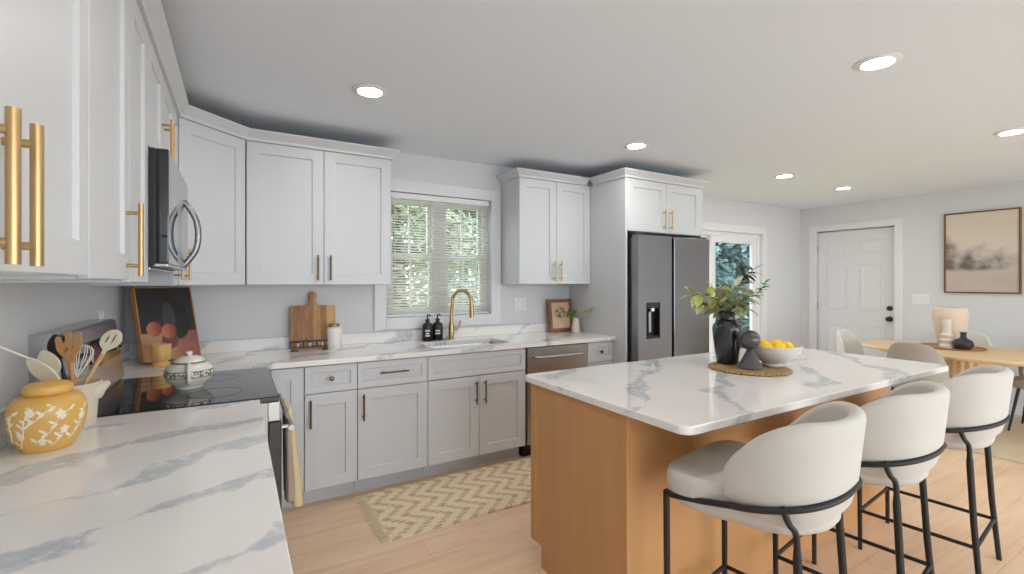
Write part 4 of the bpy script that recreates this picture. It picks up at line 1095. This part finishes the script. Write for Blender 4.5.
def still_life():
    m = NT('still_life_print'); c = m.coord('Object'); s_ = m.n('ShaderNodeSeparateXYZ'); m.l(c, s_.inputs[0]); X, Z = s_.outputs[0], s_.outputs[2]
    def oval_(cx, cz, a, b_, soft=.12):
        e = m.math('ADD', m.math('POWER', m.math('DIVIDE', m.math('SUBTRACT', X, cx), a), 2), m.math('POWER', m.math('DIVIDE', m.math('SUBTRACT', Z, cz), b_), 2))
        return m.math('SUBTRACT', 1, m.smooth(e, 1-soft, 1+soft))
    n = m.noise(c, 9, 4)
    bg_ = m.mix(n, srgb(44, 42, 40), srgb(64, 60, 56))
    tab = m.math('SUBTRACT', 1, m.smooth(Z, .158, .166))
    col = m.mix(tab, bg_, m.mix(m.smooth(X, .12, .24), m.mix(n, srgb(196, 152, 112), srgb(176, 130, 96)), m.mix(n, srgb(140, 82, 70), srgb(162, 108, 92))))
    col = m.mix(oval_(.205, .23, .075, .115), col, srgb(40, 42, 42))      # dark pitcher
    col = m.mix(m.math('MULTIPLY', oval_(.165, .24, .035, .10), .55), col, srgb(92, 84, 86))
    col = m.mix(oval_(.155, .115, .045, .05), col, srgb(124, 70, 72))
    for cx, cz in ((.078, .185), (.155, .168)):
        col = m.mix(oval_(cx, cz, .040, .043), col, m.ramp(m.math('ADD', m.math('MULTIPLY', m.math('SUBTRACT', X, cx-.04), 8), m.math('MULTIPLY', n, .4)), [(.2, srgb(206, 132, 96)), (.6, srgb(170, 84, 66)), (1, srgb(110, 48, 44))]))
    m.base(col); m.set(.45, 0, .4)
    return m.m
PL, PHt, PT = .315, .452, .035
pb = thing('still_life_picture', 'dark still life picture with two peaches leaning in the corner', 'picture', (-.462, 3.375, CT1+.010), R(33))
lean = Matrix.Rotation(R(-15.5), 4, 'X')
B().box((0.006, .0, .006), (PL-.006, .012, PHt-.006), mat=lean).make('print', None or (lambda mm: mm)(still_life()), pb)
b = B(); fwk = .007
for lo, hi in (((0, -.004, 0), (fwk, PT, PHt)), ((PL-fwk, -.004, 0), (PL, PT, PHt)), ((fwk, -.004, 0), (PL-fwk, PT, fwk)), ((fwk, -.004, PHt-fwk), (PL-fwk, PT, PHt))): b.box(lo, hi, .001, mat=lean)
M['orangewood'] = wood('amber_wood', srgb(188, 128, 66), srgb(206, 148, 82), 'z', 1.5)
b.make('frame', 'orangewood', pb)
M['cupwood'] = wood('golden_wood', srgb(206, 160, 92), srgb(226, 184, 116), 'z', 2)
tag(B().lathe([(0, 0), (.042, 0), (.043, .012), (.036, .022), (.033, .03), (.045, .045), (.047, .08), (.048, .125), (.043, .126), (.041, .085), (.039, .05), (0, .045)], n=40).make('wooden_cup', 'cupwood', None, (-.372, 3.27, CT1+.0006)), 'golden wooden footed cup in front of the still life picture', 'cup')

# ------------------------------------------------------------------ back counter objects
CZ = CT1+.0006
cbt = thing('cutting_board', 'rectangular wooden cutting board with a round handle leaning upright', 'cutting board', (.475, 3.625, CZ+.002))
def board_mat():
    m = NT('acacia_staves'); c = m.coord(); s_ = m.n('ShaderNodeSeparateXYZ'); m.l(c, s_.inputs[0])
    i = m.math('FLOOR', m.math('DIVIDE', s_.outputs[0], .046)); w = m.n('ShaderNodeTexWhiteNoise', noise_dimensions='1D'); m.l(i, w.inputs['W'])
    n = m.noise(m.coord(scale=(16, 16, 2)), 2.5, 4)
    k = m.math('ADD', m.math('MULTIPLY', w.outputs[0], .55), m.math('MULTIPLY', n, .5))
    m.base(m.ramp(k, [(.2, srgb(146, 98, 58)), (.5, srgb(190, 140, 88)), (.85, srgb(222, 182, 124))])); m.set(.5, 0, .4); return m.m
M['board'] = board_mat()
ol = []
for x, z in rrect(-.15, 0, .15, .305, .012, 4): ol.append((x, z))
# splice the handle into the top edge
top = [(.15, .253)]
hl_ = [(x, z+.04) for x, z in [(.034, .265), (.024, .285), (.020, .305), (.026, .325), (.026, .345), (.016, .362), (0, .368), (-.016, .362), (-.026, .345), (-.026, .325), (-.020, .305), (-.024, .285), (-.034, .265)]]
r1 = [p for p in ol[:5]]; rest = ol[5:]
outl = r1+hl_+rest
b = B(); holed(b, outl, [ell(0, .378, .009, .009, 14)], .02, Matrix.Rotation(R(-7), 4, 'X')); b.make('board', 'board', cbt)
# candle rack: low black frame on two brass feet carrying dark cups
rk = thing('candle_rack', 'low black rack on small brass feet in front of the cutting board', 'rack', (.435, 3.50, CZ))
b = B()
b.box((-.125, -.016, .062), (.125, -.010, .070), .001); b.box((-.125, .010, .062), (.125, .016, .070), .001); b.box((-.125, -.016, .025), (.125, .016, .030), .001)
for x in (-.125, -.045, .04, .119): b.box((x, -.016, .025), (x+.006, -.011, .07), .001); b.box((x, .011, .025), (x+.006, .016, .07), .001)
b.make('frame', 'blackmat', rk)
for x in (-.10, .10): B().lathe([(0, 0), (.024, 0), (.024, .004), (.008, .010), (.006, .0252), (0, .0252)], c=(x, 0, 0), n=24).make('foot', 'bronze', rk)
M['cupdark'] = paint('dark_blue_glass', srgb(46, 50, 66), .15, var=.1, coat=.3)
M['cuplight'] = paint('frosted_glass', srgb(186, 192, 202), .3, var=.03)
for x, lab in ((-.078, 'small dark cup in the black rack, beside its left brass foot'), (.0, 'small dark cup in the middle of the black rack'), (.08, 'small dark cup in the black rack beside the white canister')):
    t = thing('small_cup', lab, 'cup', (.435+x, 3.50, CZ+.0305), 0, 'cups in the black rack')
    B().lathe([(0, 0), (.0085, 0), (.0092, .03), (.0092, .044), (.0085, .044), (.0080, .004), (0, .003)], n=24).make('cup_body', 'cuplight', t)
    B().lathe([(.0094, .026), (.0099, .026), (.0099, .043), (.0094, .043), (.0094, .026)], n=24).make('dark_band', 'cupdark', t)
cn = thing('canister', 'white canister with a brass and glass top beside the cutting board', 'canister', (.595, 3.50, CZ))
B().lathe([(0, 0), (.047, 0), (.050, .004), (.050, .135), (.046, .150), (.034, .157), (0, .157)], n=40).make('canister_body', 'ceramic_white' if False else paint('white_canister_glaze', srgb(236, 232, 226), .4, var=.02), cn)
B().lathe([(0, .1575), (.034, .1575), (.036, .163), (.036, .176), (.030, .181), (0, .182)], n=36).make('lid', paint('brass_lid', srgb(206, 170, 120), .25, 1), cn)
# soap bottles
def bottle(x, y, lab, L1):
    t = thing('soap_bottle', lab, 'bottle', (x, y, CZ), 0, 'black soap bottles by the faucet')
    B().lathe([(0, 0), (.032, 0), (.035, .004), (.035, .105), (.030, .122), (.014, .132), (.013, .142), (0, .142)], n=32).make('bottle_body', 'blackmat', t)
    b = B(); b.lathe([(0, .1425), (.015, .1425), (.015, .155), (.005, .158), (.005, .185), (0, .185)], n=20); b.tube([(0, 0, .183), (.005, -.02, .186), (.008, -.04, .180)], [.007, .006, .004], 10); b.make('pump', 'blackmat', t)
    b = B()
    for z, w in L1:
        n = 8; a0 = math.atan2(-y, -x); t2 = bmesh.new(); rows = []
        for k in range(n+1):
            a = a0+(k/n-.5)*w; rows.append([t2.verts.new((.0353*math.cos(a), .0353*math.sin(a), z+dz)) for dz in (0, .010)])
        for p, q_ in zip(rows, rows[1:]): t2.faces.new((p[0], q_[0], q_[1], p[1]))
        b._merge(t2)
    b.make('label_lines', 'uwhite', t)
    t.scale = (1.22, 1.22, 1.12)
bottle(1.328, 3.60, 'black soap pump bottle farther from the gold faucet', ((.07, 1.0), (.05, .7), (.034, .9)))
bottle(1.418, 3.61, 'black soap pump bottle nearer the gold faucet', ((.066, .9), (.046, 1.0)))
# small framed botanical and sprig vase
def botanical():
    m = NT('botanical_print'); c = m.coord(); s_ = m.n('ShaderNodeSeparateXYZ'); m.l(c, s_.inputs[0]); X, Z = s_.outputs[0], s_.outputs[2]
    n = m.noise(c, 34, 3)
    d = m.math('ADD', m.math('POWER', m.math('DIVIDE', m.math('SUBTRACT', X, .135), .065), 2), m.math('POWER', m.math('DIVIDE', m.math('SUBTRACT', Z, .18), .055), 2))
    mk = m.math('MULTIPLY', m.math('SUBTRACT', 1, m.smooth(d, .5, 1.3)), m.smooth(n, .46, .54))
    m.base(m.mix(mk, m.mix(n, srgb(206, 178, 146), srgb(220, 194, 164)), srgb(96, 102, 92))); m.set(.6, 0, .3); return m.m
fx = thing('framed_botanical', 'small brown framed botanical print leaning on the back counter', 'picture', (2.545, 3.61, CZ+.002), R(-3))
lean2 = Matrix.Rotation(R(-8), 4, 'X'); fw3, fh3 = .265, .31
B().box((.028, .0, .028), (fw3-.028, .008, fh3-.028), mat=lean2).make('print', botanical(), fx)
b = B(); q3 = .032
for lo, hi in (((0, -.008, 0), (q3, .014, fh3)), ((fw3-q3, -.008, 0), (fw3, .014, fh3)), ((q3, -.008, 0), (fw3-q3, .014, q3)), ((q3, -.008, fh3-q3), (fw3-q3, .014, fh3))): b.box(lo, hi, .002, mat=lean2)
M['brownframe'] = wood('chestnut_frame', srgb(128, 82, 50), srgb(156, 104, 66), 'z', 2); b.make('frame', 'brownframe', fx)
SVX, SVY = 2.765, 3.50
tag(B().lathe([(0, 0), (.042, 0), (.044, .004), (.037, .07), (.026, .132), (.027, .137), (.020, .137), (.017, .125), (.026, .01), (0, .008)], n=32).make('bud_vase', 'ceramic_white', None, (SVX, SVY, CZ)), 'small white tapered vase beside the framed botanical', 'vase')
for lab, pth, sd in (('green leafy twig from the white vase leaning over the framed print', [(SVX, SVY, CZ+.06), (SVX-.005, SVY, CZ+.14), (SVX-.05, SVY-.03, CZ+.19), (SVX-.13, SVY-.05, CZ+.20)], 11), ('green leafy twig from the white vase leaning toward the refrigerator panel', [(SVX, SVY, CZ+.06), (SVX+.004, SVY, CZ+.14), (SVX+.02, SVY-.08, CZ+.19), (SVX+.02, SVY-.2, CZ+.235)], 12)):
    sprig(lab, pth, 'olive' if sd == 12 else 'bright', 7, .046, .030, 'twig', sd, .45)
for o in bpy.data.objects:
    if o.get('category') == 'twig': o['group'] = 'twigs in the small white vase'

# ------------------------------------------------------------------ outside
M['grass'] = paint('lawn', srgb(120, 140, 84), .9, var=.25, scale=3)
M['bounce_ground'] = paint('pale_bounce_ground', srgb(200, 198, 192), .8, var=.08, scale=2)
struct(B().box((-30, YB+.21, -.4), (40, 40, -.3)).make('ground', 'grass'))
struct(B().box((-30, -30, -.4), (40, YF-.21, -.3)).make('ground', 'bounce_ground'))  # unseen pale ground, added to bounce sky light up to the ceiling
def tree(label, x, y, h, r, c1, c2, n, seed, big=1.0, zlo=.2):
    rnd = random.Random(seed); t = thing('garden_tree', label, 'tree', (x, y, -.3), 0, 'trees outside the windows')
    B().tube([(0, 0, 0), (.05, 0, h*.4), (0, .05, h*.8)], [.12, .09, .03], 10).make('trunk', paint('bark', srgb(96, 82, 68), .9, var=.2), t)
    me = bpy.data.meshes.new('crown'); vs = []; fs = []
    blobs = [(Vector((rnd.gauss(0, r*.45), rnd.gauss(0, r*.3), h*(zlo+(1-zlo)*rnd.random()))), r*rnd.uniform(.35, .6)) for _ in range(26)]
    for k in range(n):
        c, br = blobs[k % len(blobs)]; d = Vector((rnd.gauss(0, 1), rnd.gauss(0, 1), rnd.gauss(0, 1))).normalized(); p = c+d*br*rnd.random()**.4
        a = Vector((rnd.gauss(0, 1), rnd.gauss(0, 1), rnd.gauss(0, 1))).normalized(); bb = a.orthogonal().normalized(); L = rnd.uniform(.07, .13)*big; i = len(vs)
        vs += [p-a*L, p+bb*L*.45, p+a*L, p-bb*L*.45]; fs.append((i, i+1, i+2, i+3))
    me.from_pydata([tuple(v) for v in vs], [], fs); m = leafmat('tree_leaf', c1, c2); me.materials.append(m)
    o = bpy.data.objects.new('foliage', me); COL.objects.link(o); o.parent = t
tree('bright green tree outside, seen in the left half of the blinds', 1.9, 6.4, 4.2, 1.1, srgb(126, 148, 108), srgb(184, 190, 156), 5000, 21)
tree('deep green tree outside, seen in the right half of the blinds', 3.9, 8.6, 4.6, 1.3, srgb(96, 128, 104), srgb(150, 174, 150), 5000, 22)
tree('blue green tree outside the sliding glass door', 9.5, 6.6, 4.6, 1.6, srgb(98, 130, 128), srgb(132, 160, 158), 30000, 23, .9, .02)
tree('blue green tree beyond the sliding door, farther along the garden', 13.4, 9.6, 5.0, 1.9, srgb(98, 128, 122), srgb(136, 162, 156), 26000, 24, 1.1, .02)
